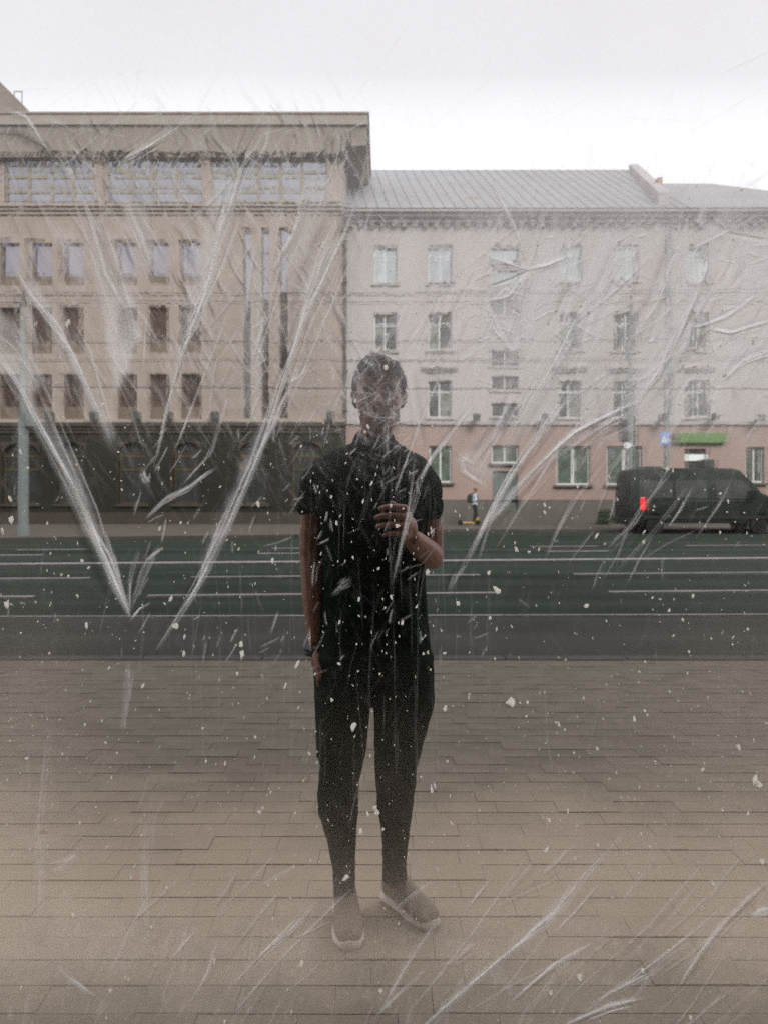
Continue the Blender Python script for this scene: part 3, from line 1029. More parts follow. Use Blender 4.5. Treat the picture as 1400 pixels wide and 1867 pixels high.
# wheel arches cut into the lower edge
low = []
for wc in (5.15, 1.05):
    low += [(wc + .44 * math.cos(t), .36 + .44 * math.sin(t)) for t in np.linspace(.15, math.pi - .15, 9)]
prof2 = prof + [(p[0], p[1]) for p in low]
n = len(prof2)
bm = bmesh.new()
def sidepts(y, inset):
    out = []
    for u, h in prof2:
        k = max(0, (h - 1.2) / 1.4)
        out.append((vx(u), y + inset * k * .16 * (1 if y < YV + .5 else -1), zv + h))
    return out
A, B = sidepts(YV, 1), sidepts(YV + vw, 1)
mb = MB()
mb.poly(A)
mb.poly(B[::-1])
for i in range(n):
    j = (i + 1) % n
    mb.poly([A[j], A[i], B[i], B[j]])
vb = mb.build('body', M['van'], van, bevel=.035)
bm.free()
def flank(pts, name, m_, off=.012, parent=van):
    """plate lying on the near flank, following its inward lean"""
    f, b = [], []
    for u, h in pts:
        k = max(0, (h - 1.2) / 1.4) * .16
        f.append((vx(u), YV + k - off, zv + h)); b.append((vx(u), YV + k + .01, zv + h))
    q = MB(); m = len(pts)
    q.mesh(f + b, [tuple(range(m))] + [(i, m + i, m + (i + 1) % m, (i + 1) % m) for i in range(m)])
    return q.build(name, m_, parent)
flank([(.42, 1.42), (1.75, 1.42), (1.75, 2.12), (.46, 2.12)], 'side_window', M['van_glass'])
flank([(1.85, 1.42), (3.1, 1.42), (3.1, 2.12), (1.85, 2.12)], 'side_window', M['van_glass'])
flank([(3.45, 1.40), (4.95, 1.40), (4.72, 1.98), (4.42, 2.15), (3.45, 2.15)], 'door_window', M['van_glass'])
flank([(1.8, 1.30), (4.6, 1.30), (4.6, 1.33), (1.8, 1.33)], 'slide_rail', M['dark_metal'], .02)
flank([(3.28, .5), (3.30, .5), (3.30, 2.3), (3.28, 2.3)], 'door_seam', M['tyre'], .006)
flank([(1.80, .5), (1.82, .5), (1.82, 2.3), (1.80, 2.3)], 'door_seam', M['tyre'], .006)
flank([(.55, .60), (6.0, .60), (6.0, .74), (.55, .74)], 'rubbing_strip', M['tyre'], .025)
mb = MB(); mb.box(vx(.46), vx(.64), YV - .02, YV + .1, zv + .96, zv + 1.44); tl = mb.build('tail_light', M['red_lamp'], van, bevel=.02)
mb = MB(); mb.box(vx(-.06), vx(.35), YV - .03, YV + vw + .03, zv + .36, zv + .62); mb.build('rear_bumper', M['tyre'], van, bevel=.04)
mb = MB(); mb.box(vx(5.75), vx(6.18), YV - .03, YV + vw + .03, zv + .34, zv + .66); mb.build('front_bumper', M['tyre'], van, bevel=.05)
mb = MB(); mb.box(vx(5.86), vx(6.12), YV + .02, YV + .3, zv + .98, zv + 1.18); mb.build('headlight', M['sign_white'], van, bevel=.04)
mb = MB(); mb.box(vx(4.72), vx(4.92), YV - .26, YV - .01, zv + 1.4, zv + 1.75); mb.build('mirror', M['van'], van, bevel=.04)
mb = MB(); mb.box(vx(3.15), vx(3.62), YV + .55, YV + 1.25, zv + 2.61, zv + 2.98); mb.build('roof_unit', M['dark_metal'], van, bevel=.05)
mb = MB(); mb.box(vx(.85), vx(1.4), YV + .4, YV + 1.5, zv + 2.62, zv + 2.69); mb.build('roof_vent', M['dark_metal'], van, bevel=.02)
for u in (1.05, 5.15):
    for y in (YV + .02, YV + vw - .26):
        mb = MB(); mb.rod((vx(u), y, zv + .34), (vx(u), y + .24, zv + .34), .34, n=28)
        wh = mb.build('wheel', M['tyre'], van, bevel=.03, smooth=True, sharp=.6)
        mb = MB(); mb.rod((vx(u), y - .012, zv + .34), (vx(u), y + .1, zv + .34), .2, n=20); mb.build('rim', M['rim'], wh, smooth=True, sharp=.6)

# ------------------------------------------------------------------ e-scooter rider on the far pavement
YS = 36.9
sc_ = F / YS
def S(px, py, dy=0): return Vector(((px - 700) / F * YS, YS + dy, H + (HOR - py) / F * YS))
gz = FAR_Z
bx_, fx_ = S(838.5, 0).x, S(870.5, 0).x
st = thing('kick_scooter', ((bx_ + fx_) / 2, YS, gz), 'yellow kick scooter under the rider on the far pavement', 'scooter')
for xw in (bx_, fx_):
    mb = MB(); mb.rod((xw, YS - .03, gz + .12), (xw, YS + .03, gz + .12), .12, n=20); wh = mb.build('wheel', M['tyre'], st, smooth=True, sharp=.6)
    mb = MB(); mb.rod((xw, YS - .035, gz + .12), (xw, YS + .035, gz + .12), .045, n=12); mb.build('rim', M['rim'], wh, smooth=True, sharp=.6)
mb = MB(); mb.box(bx_ + .1, fx_ - .16, YS - .075, YS + .075, gz + .105, gz + .155); mb.build('deck', M['yellow'], st, bevel=.012)
mb = MB(); mb.rod((fx_ - .17, YS, gz + .14), (fx_ + .02, YS, gz + .36), .035); mb.rod((fx_ - .01, YS, gz + .13), (fx_ + .02, YS, gz + .40), .028); mb.build('neck', M['yellow'], st)
mb = MB(); mb.rod((fx_ + .01, YS, gz + .36), (fx_ - .09, YS, gz + 1.12), .02); mb.build('stem', M['dark_metal'], st)
mb = MB(); mb.rod((fx_ - .09, YS - .22, gz + 1.12), (fx_ - .09, YS + .22, gz + 1.12), .016); mb.build('handlebar', M['dark_metal'], st)
# rider: one skin, clothes as children
rid = thing('person', (S(862, 0).x, YS, gz + .15), 'person in pale blue jacket and dark trousers riding the yellow kick scooter', 'person')
cx = S(865, 0).x
dz = gz + .155
b_ = MB()
b_.ball((cx + .06, YS, dz + 1.53), (.085, .075, .115))
b_.tube([(cx + .03, YS, dz + 1.30), (cx + .05, YS, dz + 1.46)], .05)
b_.tube([(cx + .12, YS, dz + 1.52), (cx + .155, YS, dz + 1.50)], .014)
b_.rings([(cx - .02, YS, dz + .82, .10, .15), (cx - .02, YS, dz + 1.05, .10, .16), (cx, YS, dz + 1.25, .10, .18), (cx + .02, YS, dz + 1.33, .06, .08)])
for s, lx in ((-1, -.03), (1, .06)):
    b_.tube([(cx - .02, YS + s * .09, dz + .84), (cx + .03 + lx * .4, YS + s * .075, dz + .46), (cx - .02 + lx, YS + s * .05, dz + .07)], [.085, .058, .042])
    b_.tube([(cx - .05 + lx, YS + s * .05, dz + .035), (cx + .13 + lx, YS + s * .05, dz + .03)], [.038, .032])
    b_.tube([(cx, YS + s * .19, dz + 1.25), (cx + .02, YS + s * .23, dz + 1.0), (fx_ - .10, YS + s * .20, gz + 1.14)], [.052, .042, .03])
    b_.tube([(fx_ - .10, YS + s * .20, gz + 1.14), (fx_ - .07, YS + s * .16, gz + 1.12)], [.03, .025])
remesh(b_, .011, 3).build('body', M['skin'], rid, smooth=True)
b_ = MB()
b_.rings([(cx - .02, YS, dz + .78, .135, .18), (cx - .03, YS, dz + 1.05, .13, .19), (cx - .01, YS, dz + 1.22, .13, .21), (cx + .01, YS, dz + 1.34, .085, .12), (cx + .02, YS, dz + 1.38, .06, .07)])
for s in (-1, 1):
    b_.tube([(cx, YS + s * .19, dz + 1.25), (cx + .02, YS + s * .23, dz + 1.0), (fx_ - .16, YS + s * .21, gz + 1.13)], [.068, .06, .042])
remesh(b_, .012, 3, disp=lambda c: noise3(c, 9) * .012).build('jacket', M['rider_shirt'], rid, smooth=True)
b_ = MB()
b_.rings([(cx - .02, YS, dz + .74, .125, .17), (cx - .02, YS, dz + .90, .12, .165)])
for s, lx in ((-1, -.03), (1, .06)):
    b_.tube([(cx - .02, YS + s * .09, dz + .80), (cx + .03 + lx * .4, YS + s * .075, dz + .46), (cx - .02 + lx, YS + s * .05, dz + .10)], [.105, .08, .06])
remesh(b_, .012, 3).build('trousers', M['rider_pants'], rid, smooth=True)
for s, lx in ((-1, -.03), (1, .06)):
    b_ = MB(); b_.tube([(cx - .06 + lx, YS + s * .05, dz + .042), (cx + .14 + lx, YS + s * .05, dz + .035)], [.045, .038]); b_.build('shoe', M['strap'], rid, smooth=True)
b_ = MB(); b_.ball((cx + .05, YS, dz + 1.575), (.10, .09, .09)); b_.tube([(cx + .10, YS, dz + 1.60), (cx + .19, YS, dz + 1.585)], [.05, .04], flat=(Vector((0, 0, 1)), .25))
remesh(b_, .01, 2).build('cap', M['cap'], rid, smooth=True)
b_ = MB(); b_.ball((cx - .02, YS, dz + 1.52), (.04, .075, .07)); b_.build('hair', M['hair'], rid, smooth=True)
bp_ = thing('backpack', (cx - .24, YS, dz + .92), 'dark backpack worn by the scooter rider', 'backpack')
b_ = MB(); b_.rings([(cx - .20, YS, dz + .90, .10, .14), (cx - .235, YS, dz + .95, .13, .165), (cx - .235, YS, dz + 1.15, .125, .165), (cx - .21, YS, dz + 1.28, .09, .13), (cx - .19, YS, dz + 1.32, .04, .07)], e=3)
remesh(b_, .014, 3).build('bag', M['backpack'], bp_, smooth=True)
for s in (-1, 1):
    b_ = MB(); b_.tube([(cx - .16, YS + s * .11, dz + 1.30), (cx + .0, YS + s * .13, dz + 1.375), (cx + .13, YS + s * .12, dz + 1.22), (cx + .10, YS + s * .14, dz + 1.02), (cx - .12, YS + s * .17, dz + .95)], .018, n=8)
    b_.build('strap', M['backpack'], bp_, smooth=True)

# ------------------------------------------------------------------ the man behind the sheet
YM = 2.45
SM = F / YM
def mx(px): return (px - 700) / SM
def mz(py): return H + (HOR - py) / SM
man = thing('person', (mx(690), YM + .05, 0), 'person in black T-shirt and loose dark shorts standing behind the sheet, phone at chest', 'person')


def ringpx(py, a, b, ry, dy=0):
    return (mx((a + b) / 2), YM + dy, mz(py), (b - a) / 2 / SM, ry)


LEG_L = [(1640, 610, 645), (1600, 607, 644), (1540, 597, 646), (1490, 584, 648), (1460, 583, 648), (1430, 585, 650), (1400, 588, 655), (1340, 585, 665), (1290, 583, 668), (1230, 582, 672), (1180, 584, 676)]
LEG_R = [(1640, 700, 739), (1600, 701, 738), (1540, 698, 744), (1490, 691, 750), (1450, 689, 754), (1430, 687, 755), (1400, 687, 755), (1340, 685, 765), (1290, 685, 778), (1230, 684, 782), (1180, 684, 780)]
leg_dy_L = [.05, .05, .055, .05, .04, .02, .01, 0, 0, 0, 0]
leg_dy_R = [.09, .09, .085, .07, .05, .03, .015, .005, 0, 0, 0]
b_ = MB()
HX = mx(691)
HY = YM - .025
b_.ball((HX, HY + .012, 1.678), (.074, .092, .090))                    # skull
b_.ball((HX, HY - .030, 1.632), (.070, .066, .078))                    # face
b_.ball((HX, HY - .040, 1.580), (.051, .056, .050))                    # jaw
b_.ball((HX, HY - .072, 1.555), (.022, .020, .018))                    # chin
for s in (-1, 1):
    b_.ball((HX + s * .034, HY - .066, 1.622), (.024, .020, .020))     # cheekbones
    b_.ball((HX + s * .028, HY - .082, 1.668), (.024, .012, .009))     # brows
    b_.ball((HX + s * .046, HY - .008, 1.592), (.015, .034, .028))     # jaw angle
    b_.ball((HX + s * .076, HY + .010, 1.643), (.010, .018, .029), rot=Matrix.Rotation(s * .25, 3, 'Y'))  # ears
b_.tube([(HX, HY - .088, 1.660), (HX, HY - .103, 1.632), (HX, HY - .112, 1.616)], [.008, .011, .014])
for s in (-1, 1):
    b_.ball((HX + s * .011, HY - .100, 1.613), (.009, .011, .008))
b_.tube([(HX - .020, HY - .086, 1.588), (HX, HY - .094, 1.590), (HX + .020, HY - .086, 1.588)], [.005, .008, .005])
b_.tube([(HX - .017, HY - .084, 1.580), (HX, HY - .092, 1.578), (HX + .017, HY - .084, 1.580)], [.005, .008, .005])
b_.tube([(mx(682), YM + .015, mz(850)), (mx(684), YM + .005, mz(800)), (HX - .004, HY + .012, 1.60)], [.062, .053, .052])      # neck
b_.rings([ringpx(1200, 590, 775, .09), ringpx(1150, 592, 774, .095), ringpx(1080, 602, 764, .09), ringpx(1000, 602, 762, .095), ringpx(920, 595, 768, .105), ringpx(870, 598, 765, .10), ringpx(838, 620, 745, .075), ringpx(818, 648, 716, .055)])
# left-hand arm hangs, its hand goes into the pocket
LA = [(mx(592), YM + .01, mz(862)), (mx(570), YM + .02, mz(930)), (mx(567), YM + .035, mz(1015)), (mx(572), YM + .005, mz(1090)), (mx(577), YM - .02, mz(1165))]
b_.tube(LA, [.040, .040, .040, .036, .0245])
# right-hand arm: elbow at the waist, forearm forward to the chest
EL = Vector((mx(788), YM + .05, mz(1018)))
WR = Vector((.078, 2.215, 1.228))
RA = [(mx(762), YM + .01, mz(862)), (mx(783), YM + .025, mz(935)), EL]
b_.tube(RA, [.040, .039, .040])
b_.tube([EL, EL.lerp(WR, .3), EL.lerp(WR, .7), WR], [.040, .041, .034, .0265])
for L, dyl in ((LEG_L, leg_dy_L), (LEG_R, leg_dy_R)):
    b_.rings([ringpx(y, a + 3, b - 3, (b - a) / 2 / SM * 1.05, d) for (y, a, b), d in zip(L, dyl)])
# hand holding the phone: palm at the right edge, four fingers across its back, thumb behind
PC = Vector((.018, 2.165, 1.268))                # phone centre
b_.ball(WR + Vector((-.008, -.012, .028)), (.024, .030, .036))
b_.ball((PC.x + .043, PC.y + .004, PC.z - .006), (.017, .026, .045), rot=Matrix.Rotation(.15, 3, 'Y'))
fl = [(.046, .068, .0090), (.022, .078, .0095), (-.003, .074, .0092), (-.027, .058, .0080)]
for (dz_, ln, r) in fl:
    k0 = PC + Vector((.044, -.006, dz_ - .004))
    k1 = PC + Vector((.040, -.021, dz_))
    k2 = PC + Vector((.040 - ln * .45, -.024, dz_ + .004))
    k3 = PC + Vector((.040 - ln * .80, -.021, dz_ + .002))
    k4 = PC + Vector((.040 - ln * 1.02, -.016, dz_ - .002))
    b_.tube([k0, k1, k2, k3, k4], [r * 1.1, r * 1.1, r, r * .93, r * .78], n=12)
b_.tube([PC + Vector((.046, .014, -.03)), PC + Vector((.040, .022, .010)), PC + Vector((.020, .018, .040)), PC + Vector((.004, .013, .058))], [.014, .012, .0105, .009], n=12)
# hand entering the pocket: palm, thumb outside, fingers inside the cloth
hb = Vector((mx(580), YM - .03, mz(1200)))
b_.ball(hb + Vector((0, 0, .005)), (.020, .036, .040))
b_.tube([hb + Vector((.004, -.028, .012)), hb + Vector((.010, -.046, -.015)), hb + Vector((.012, -.050, -.045))], [.012, .0105, .009], n=12)
for k in range(4):
    q = hb + Vector((.004, -.026 + .0175 * k, -.03))
    ln = (.07, .078, .072, .056)[k]
    b_.tube([q, q + Vector((.006, -.002, -ln * .5)), q + Vector((.016, -.004, -ln))], [.0092, .0088, .0075], n=10)
remesh(b_, .0034, 5).build('body', M['skin'], man, smooth=True)
for s in (-1, 1):
    b_ = MB(); b_.ball((HX + s * .029, HY - .079, 1.648), .0105); e_ = b_.build('eye', M['eye_white'], man, smooth=True)
    b_ = MB(); b_.ball((HX + s * .029, HY - .0875, 1.6465), (.005, .003, .005), 12, 8); b_.build('iris', M['iris'], e_, smooth=True)
    b_ = MB(); b_.tube([(HX + s * .014, HY - .095, 1.669), (HX + s * .03, HY - .093, 1.675), (HX + s * .046, HY - .080, 1.669)], [.004, .005, .003]); b_.build('eyebrow', M['hair'], man, smooth=True)
# hair: short sides, thicker swept top
b_ = MB()
b_.ball((HX + .001, HY + .024, 1.692), (.082, .094, .086))
b_.ball((HX - .006, HY - .010, 1.727), (.066, .078, .040))
b_.ball((HX - .012, HY - .058, 1.742), (.050, .034, .030))
b_.ball((HX + .030, HY - .052, 1.728), (.034, .030, .030))
for s in (-1, 1):
    b_.ball((HX + s * .070, HY + .010, 1.692), (.012, .036, .034))
hm = remesh(b_, .004, 2, disp=lambda c: noise3(c * np.array([1, 1, .5]), 45) * .005 + noise3(c * np.array([1, 1, .4]), 130, 5) * .004)
hr = hm.build('hair', M['hair'], man, smooth=True)
b_ = MB()
for i in range(420):                          # loose tufts break the outline
    a = random.uniform(0, 6.28); t = random.uniform(.0, 1.25)
    d = Vector((math.sin(t) * math.cos(a), math.sin(t) * math.sin(a), math.cos(t)))
    root = Vector((HX - .002, HY + .012, 1.690)) + Vector((d.x * .076, d.y * .090, d.z * .083))
    if root.y < HY - .06 and root.z < 1.70: continue
    tip = root + d * random.uniform(.003, .012) + Vector((random.uniform(-.012, .008), random.uniform(-.01, .01), random.uniform(-.012, .008)))
    side = d.cross(Vector((random.uniform(-1, 1), random.uniform(-1, 1), random.uniform(-1, 1)))).normalized() * .0035
    b_.poly([root - side, root + side, tip])
b_.build('hair_tufts', M['hair'], hr)
# T-shirt
def fold(c):
    return noise3(c * np.array([1, 1, .55]), 16) * .008 + noise3(c * np.array([1.3, 1, .8]), 34, 7) * .0035
b_ = MB()
b_.rings([ringpx(1166, 584, 782, .128), ringpx(1140, 584, 781, .128), ringpx(1080, 590, 776, .122), ringpx(1000, 586, 772, .118), ringpx(930, 578, 778, .122), ringpx(885, 572, 784, .118), ringpx(850, 572, 782, .105), ringpx(833, 586, 768, .092), ringpx(820, 606, 746, .080), ringpx(808, 634, 726, .072), ringpx(801, 646, 718, .064)])
b_.tube([(mx(600), YM + .01, mz(857)), (mx(575), YM + .012, mz(880)), (mx(566), YM + .02, mz(922))], [.050, .051, .048], n=20)
b_.tube([(mx(755), YM + .01, mz(857)), (mx(776), YM + .012, mz(885)), (mx(784), YM + .022, mz(930))], [.050, .050, .046], n=20)
sh = remesh(b_, .005, 4, disp=fold).build('t_shirt', M['shirt'], man, smooth=True)
# open polo-like collar
b_ = MB()
for s, pa, pb in ((-1, 650, 672), (1, 714, 700)):
    b_.tube([(mx(682) + s * .052, YM + .03, mz(792)), (mx(682) + s * .056, YM - .03, mz(803)), (mx(684) + s * .036, YM - .082, mz(830)), (mx(700) + s * .014, YM - .112, mz(858))], [.016, .018, .019, .012], n=10, flat=(Vector((s * .75, -.55, .35)).normalized(), .35))
b_.build('collar', M['shirt'], sh, smooth=True)
# loose shorts to the knee, tight leggings below
b_ = MB()
b_.rings([ringpx(1232, 577, 787, .118), ringpx(1190, 577, 788, .122), ringpx(1150, 582, 784, .120), ringpx(1120, 588, 778, .112)])
TL = [(1648, 606, 648), (1600, 604, 647), (1540, 593, 649), (1490, 578, 652), (1460, 577, 652), (1430, 580, 654), (1400, 583, 661), (1378, 578, 667), (1340, 576, 672), (1290, 574, 677), (1230, 573, 684), (1190, 575, 690)]
TR = [(1630, 696, 743), (1600, 698, 742), (1540, 695, 748), (1490, 687, 754), (1450, 686, 758), (1430, 684, 760), (1400, 683, 761), (1378, 682, 766), (1340, 681, 774), (1290, 679, 787), (1230, 676, 791), (1190, 676, 789)]
lg = MB()
for L, dyl in ((TL, leg_dy_L), (TR, leg_dy_R)):
    dyl = dyl[:7] + [.01] + dyl[7:]
    rr_ = [ringpx(y, a, b, (b - a) / 2 / SM * 1.08, d) for (y, a, b), d in zip(L, dyl)]
    so_ = -1 if L is TL else 1                    # the hem stands off on the outer side only
    fl_ = [.001, .0005, 0] + [0] * 9
    b_.rings([(q[0] + so_ * (fl_[k_] + .0020), q[1], q[2], q[3] + fl_[k_] - .0020, q[4] + (.012 if k_ == 0 else .005)) for k_, q in enumerate(rr_[7:])])
    lg.rings([(q[0], q[1], q[2], q[3] - (.003 if k_ > 7 else 0), q[4] - .001) for k_, q in enumerate(rr_[:9])])
remesh(lg, .005, 4, disp=lambda c: noise3(c, 40, 9) * .0025).build('leggings', M['leggings'], man, smooth=True)
# thigh pocket flaps
b_.ball((mx(584), YM, mz(1300)), (.018, .05, .085)); b_.ball((mx(780), YM, mz(1272)), (.016, .055, .06))
def pfold(c):
    lo = np.clip((c[:, 2] - .45) / .25, .35, 1)
    return (noise3(c * np.array([1, 1, .6]), 18, 3) * .008 + noise3(c, 40, 9) * .003) * lo
tr = remesh(b_, .005, 4, disp=pfold).build('shorts', M['pants'], man, smooth=True)
b_ = MB(); b_.mesh([(mx(781), YM - .03, mz(1262)), (mx(788), YM + .03, mz(1262)), (mx(787), YM + .03, mz(1312)), (mx(783), YM - .03, mz(1296)), (mx(779), YM - .028, mz(1262)), (mx(780), YM + .03, mz(1262)), (mx(783), YM + .028, mz(1310)), (mx(779), YM - .028, mz(1294))],
                   [(0, 1, 2, 3), (7, 6, 5, 4), (0, 4, 5, 1), (1, 5, 6, 2), (2, 6, 7, 3), (3, 7, 4, 0)])
b_.build('pocket_flap', M['pants'], tr)
b_ = MB()
for s in (0,):
    c = Vector((mx(576.5), YM - .018, mz(1183)))
    for k in range(2):
        pts = [c + Vector((.028 * math.cos(a), .031 * math.sin(a), .012 * k - .008)) for a in np.linspace(0, 2 * math.pi, 21)]
        b_.tube(pts, .008, n=8)
tag(b_.build('wristband', M['strap'], man, smooth=True))


def shoe(tip, heel, z0=0.0):
    tip, heel = Vector(tip), Vector(heel)
    d = (tip - heel); L = d.length; d.normalize()
    s_ = Vector((-d.y, d.x, 0))
    def ring(t, w, h, zb):
        c = heel + d * (L * t)
        return [c + s_ * (w * math.cos(a)) + Vector((0, 0, zb + h * (.5 + .5 * math.sin(a)))) for a in np.linspace(0, 2 * math.pi, 18, endpoint=False)]
    def loft(rs):
        m = MB(); n = 18; vs = [p for r in rs for p in r]
        fs = [(i * n + k, i * n + (k + 1) % n, (i + 1) * n + (k + 1) % n, (i + 1) * n + k) for i in range(len(rs) - 1) for k in range(n)]
        fs += [tuple(reversed(range(n))), tuple(range((len(rs) - 1) * n, len(rs) * n))]
        m.mesh(vs, fs); return m
    up = loft([ring(.0, .018, .05, .02), ring(.03, .032, .085, .015), ring(.15, .037, .10, .015), ring(.30, .037, .105, .015), ring(.45, .040, .085, .015), ring(.65, .046, .062, .015), ring(.82, .046, .05, .015), ring(.94, .036, .038, .015), ring(.99, .016, .02, .018)])
    u = remesh(up, .005, 3).build('shoe', M['shoe'], man, smooth=True)
    so = loft([ring(-.02, .02, .026, z0), ring(.0, .034, .03, z0), ring(.15, .041, .031, z0), ring(.4, .040, .029, z0), ring(.68, .050, .029, z0), ring(.86, .047, .030, z0), ring(.97, .034, .032, z0), ring(1.015, .014, .032, z0)])
    so.build('sole', M['sole'], u, smooth=True)
    l_ = MB()
    for k in range(5):
        t = .36 + .07 * k
        c = heel + d * (L * t); hh = .118 - .062 * (t - .3) / .35
        l_.tube([c - s_ * .02 + Vector((0, 0, hh - .008)), c + Vector((0, 0, hh + .002)), c + s_ * .02 + Vector((0, 0, hh - .008))], .003, n=6)
    l_.build('laces', M['sole'], u)


shoe((mx(640) + .002, YM - .125, 0), (mx(624), YM + .135, 0))
shoe((mx(790), YM - .01, 0), (mx(707), YM + .185, 0))
# phone (held: a thing of its own)
ph = thing('phone', PC, 'black phone held upright by the standing person', 'phone')
b_ = MB(); b_.box(PC.x - .033, PC.x + .033, PC.y - .010, PC.y + .001, PC.z - .066, PC.z + .060)
for i, v in enumerate(b_.v):
    p = Matrix.Rotation(.10, 3, 'Y') @ (Vector(v) - PC); b_.v[i] = tuple(p + PC)
b_.build('case', M['phone'], ph, bevel=.004)
b_ = MB(); c = PC + Vector((-.014, -.013, .055)); b_.rod(c, c + Vector((0, .004, 0)), .006, n=14); b_.build('lens', M['iris'], ph)

# ------------------------------------------------------------------ the plastic sheet
YF = 1.32
fs_ = F / YF                                  # photo pixels per metre on the sheet
def axis(lo, hi, inner0, inner1, st):
    core = np.arange(inner0, inner1 + st / 2, st)
    out0, out1 = [], []
    x, d = inner0, st
    while x > lo:
        d *= 1.25; x -= d; out0.append(max(x, lo))
    x, d = core[-1], st
    while x < hi:
        d *= 1.25; x += d; out1.append(min(x, hi))
    return np.array(out0[::-1] + list(core) + out1)


st_ = 1.85 / fs_
xs = axis(-2.2, 2.2, -.72, .72, st_)
zs = axis(0.015, 3.05, H - (1900 - HOR) / fs_, H + HOR / fs_ + .05, st_)
GX, GZ = np.meshgrid(xs, zs)
PX = 700 + GX * fs_                            # sheet coordinates in units of about 0.9 mm
PY = HOR - (GZ - H) * fs_
NZ, NX = GX.shape
white = np.zeros_like(GX)
dark = np.zeros_like(GX)
disp = np.zeros_like(GX)


def crease(pts, w, a, d=.002, dk=0, rough=.35, seed=None, side=0.0):
    """fold in the film: whitened along its crest, raised d metres, ends tapering"""
    global white, dark, disp
    seed = seed if seed is not None else random.randint(0, 99)
    pts = np.array(pts, float)
    seg = np.hypot(*(pts[1:] - pts[:-1]).T)
    tot = seg.sum()
    pad = w * 5 + 4
    x0, x1 = 700 + xs[0] * fs_, 0
    ix = np.searchsorted(700 + xs * fs_, [pts[:, 0].min() - pad, pts[:, 0].max() + pad])
    pz = -(HOR - (zs - H) * fs_)
    iz = np.searchsorted(pz, [-(pts[:, 1].max() + pad), -(pts[:, 1].min() - pad)])
    sl = (slice(iz[0], iz[1]), slice(ix[0], ix[1]))
    X, Y = PX[sl], PY[sl]
    if X.size == 0:
        return
    best = np.full(X.shape, 1e9); tt = np.zeros(X.shape); sg = np.zeros(X.shape)
    wob = (vnoise(X / 90, Y / 90, seed) - .5) * w * 1.2 + (vnoise(X / 22, Y / 22, seed + 3) - .5) * min(w, 4) * .16
    acc = 0
    for k in range(len(seg)):
        ax, ay = pts[k]; bx, by = pts[k + 1]
        L = seg[k] + 1e-6
        ux, uy = (bx - ax) / L, (by - ay) / L
        t = np.clip((X - ax) * ux + (Y - ay) * uy, 0, L)
        sd_ = (X - ax) * uy - (Y - ay) * ux
        dd = np.hypot(X - ax - ux * t, Y - ay - uy * t)
        m = dd < best
        best[m] = dd[m]; tt[m] = (acc + t[m]) / tot; sg[m] = sd_[m]
        acc += L
    sdist = np.where(np.abs(sg) < best * 1.5 + 2, np.sign(sg) * best + wob, best) * (1 if seed % 2 else -1)
    dd = np.abs(sdist)
    taper = np.clip(np.minimum(tt, 1 - tt) * 5 + .10, 0, 1) ** .8
    wl = w * (.40 + .60 * taper)
    br = np.clip(.75 + .9 * (vnoise(X / 60, Y / 60, seed + 7) - .45), .25, 1.15)
    # gloss painted into the whitening: a bright sharp edge, a smooth back that thins out, a second fainter edge, a dark line in front
    u_ = sdist / (wl + .6)
    edge = np.exp(-(sdist / .95) ** 2)
    back = np.where(sdist > 0, np.exp(-1.15 * u_) * np.exp(-(u_ / 1.7) ** 4), np.exp(-(sdist / .8) ** 2))
    second = np.exp(-((u_ - .95) * (wl + .6) / .9) ** 2) * (.45 if w > 2.5 else 0)
    strand = vnoise(sdist / max(2.0, w * .45) + 50, tt * tot / 220, seed + 11)
    core = np.maximum(edge, back)
    v = np.clip(np.maximum(edge * .95, back * (.45 + .75 * np.clip((strand - .25) * 1.6, 0, 1))) + second, 0, 1) * br * taper * a
    if w > 1.6:
        dark[sl] = np.maximum(dark[sl], np.exp(-((sdist + 2.3) / 1.1) ** 2) * taper * min(.42, a * .6))
    white[sl] = 1 - (1 - white[sl]) * (1 - np.clip(v, 0, .97))
    if dk:
        off = np.exp(-(((np.sign(sg) * best + wob) - side * w * 2.2) / (wl * .8)) ** 2)
        dark[sl] = np.maximum(dark[sl], off * taper * dk)
    disp[sl] += core * taper * d


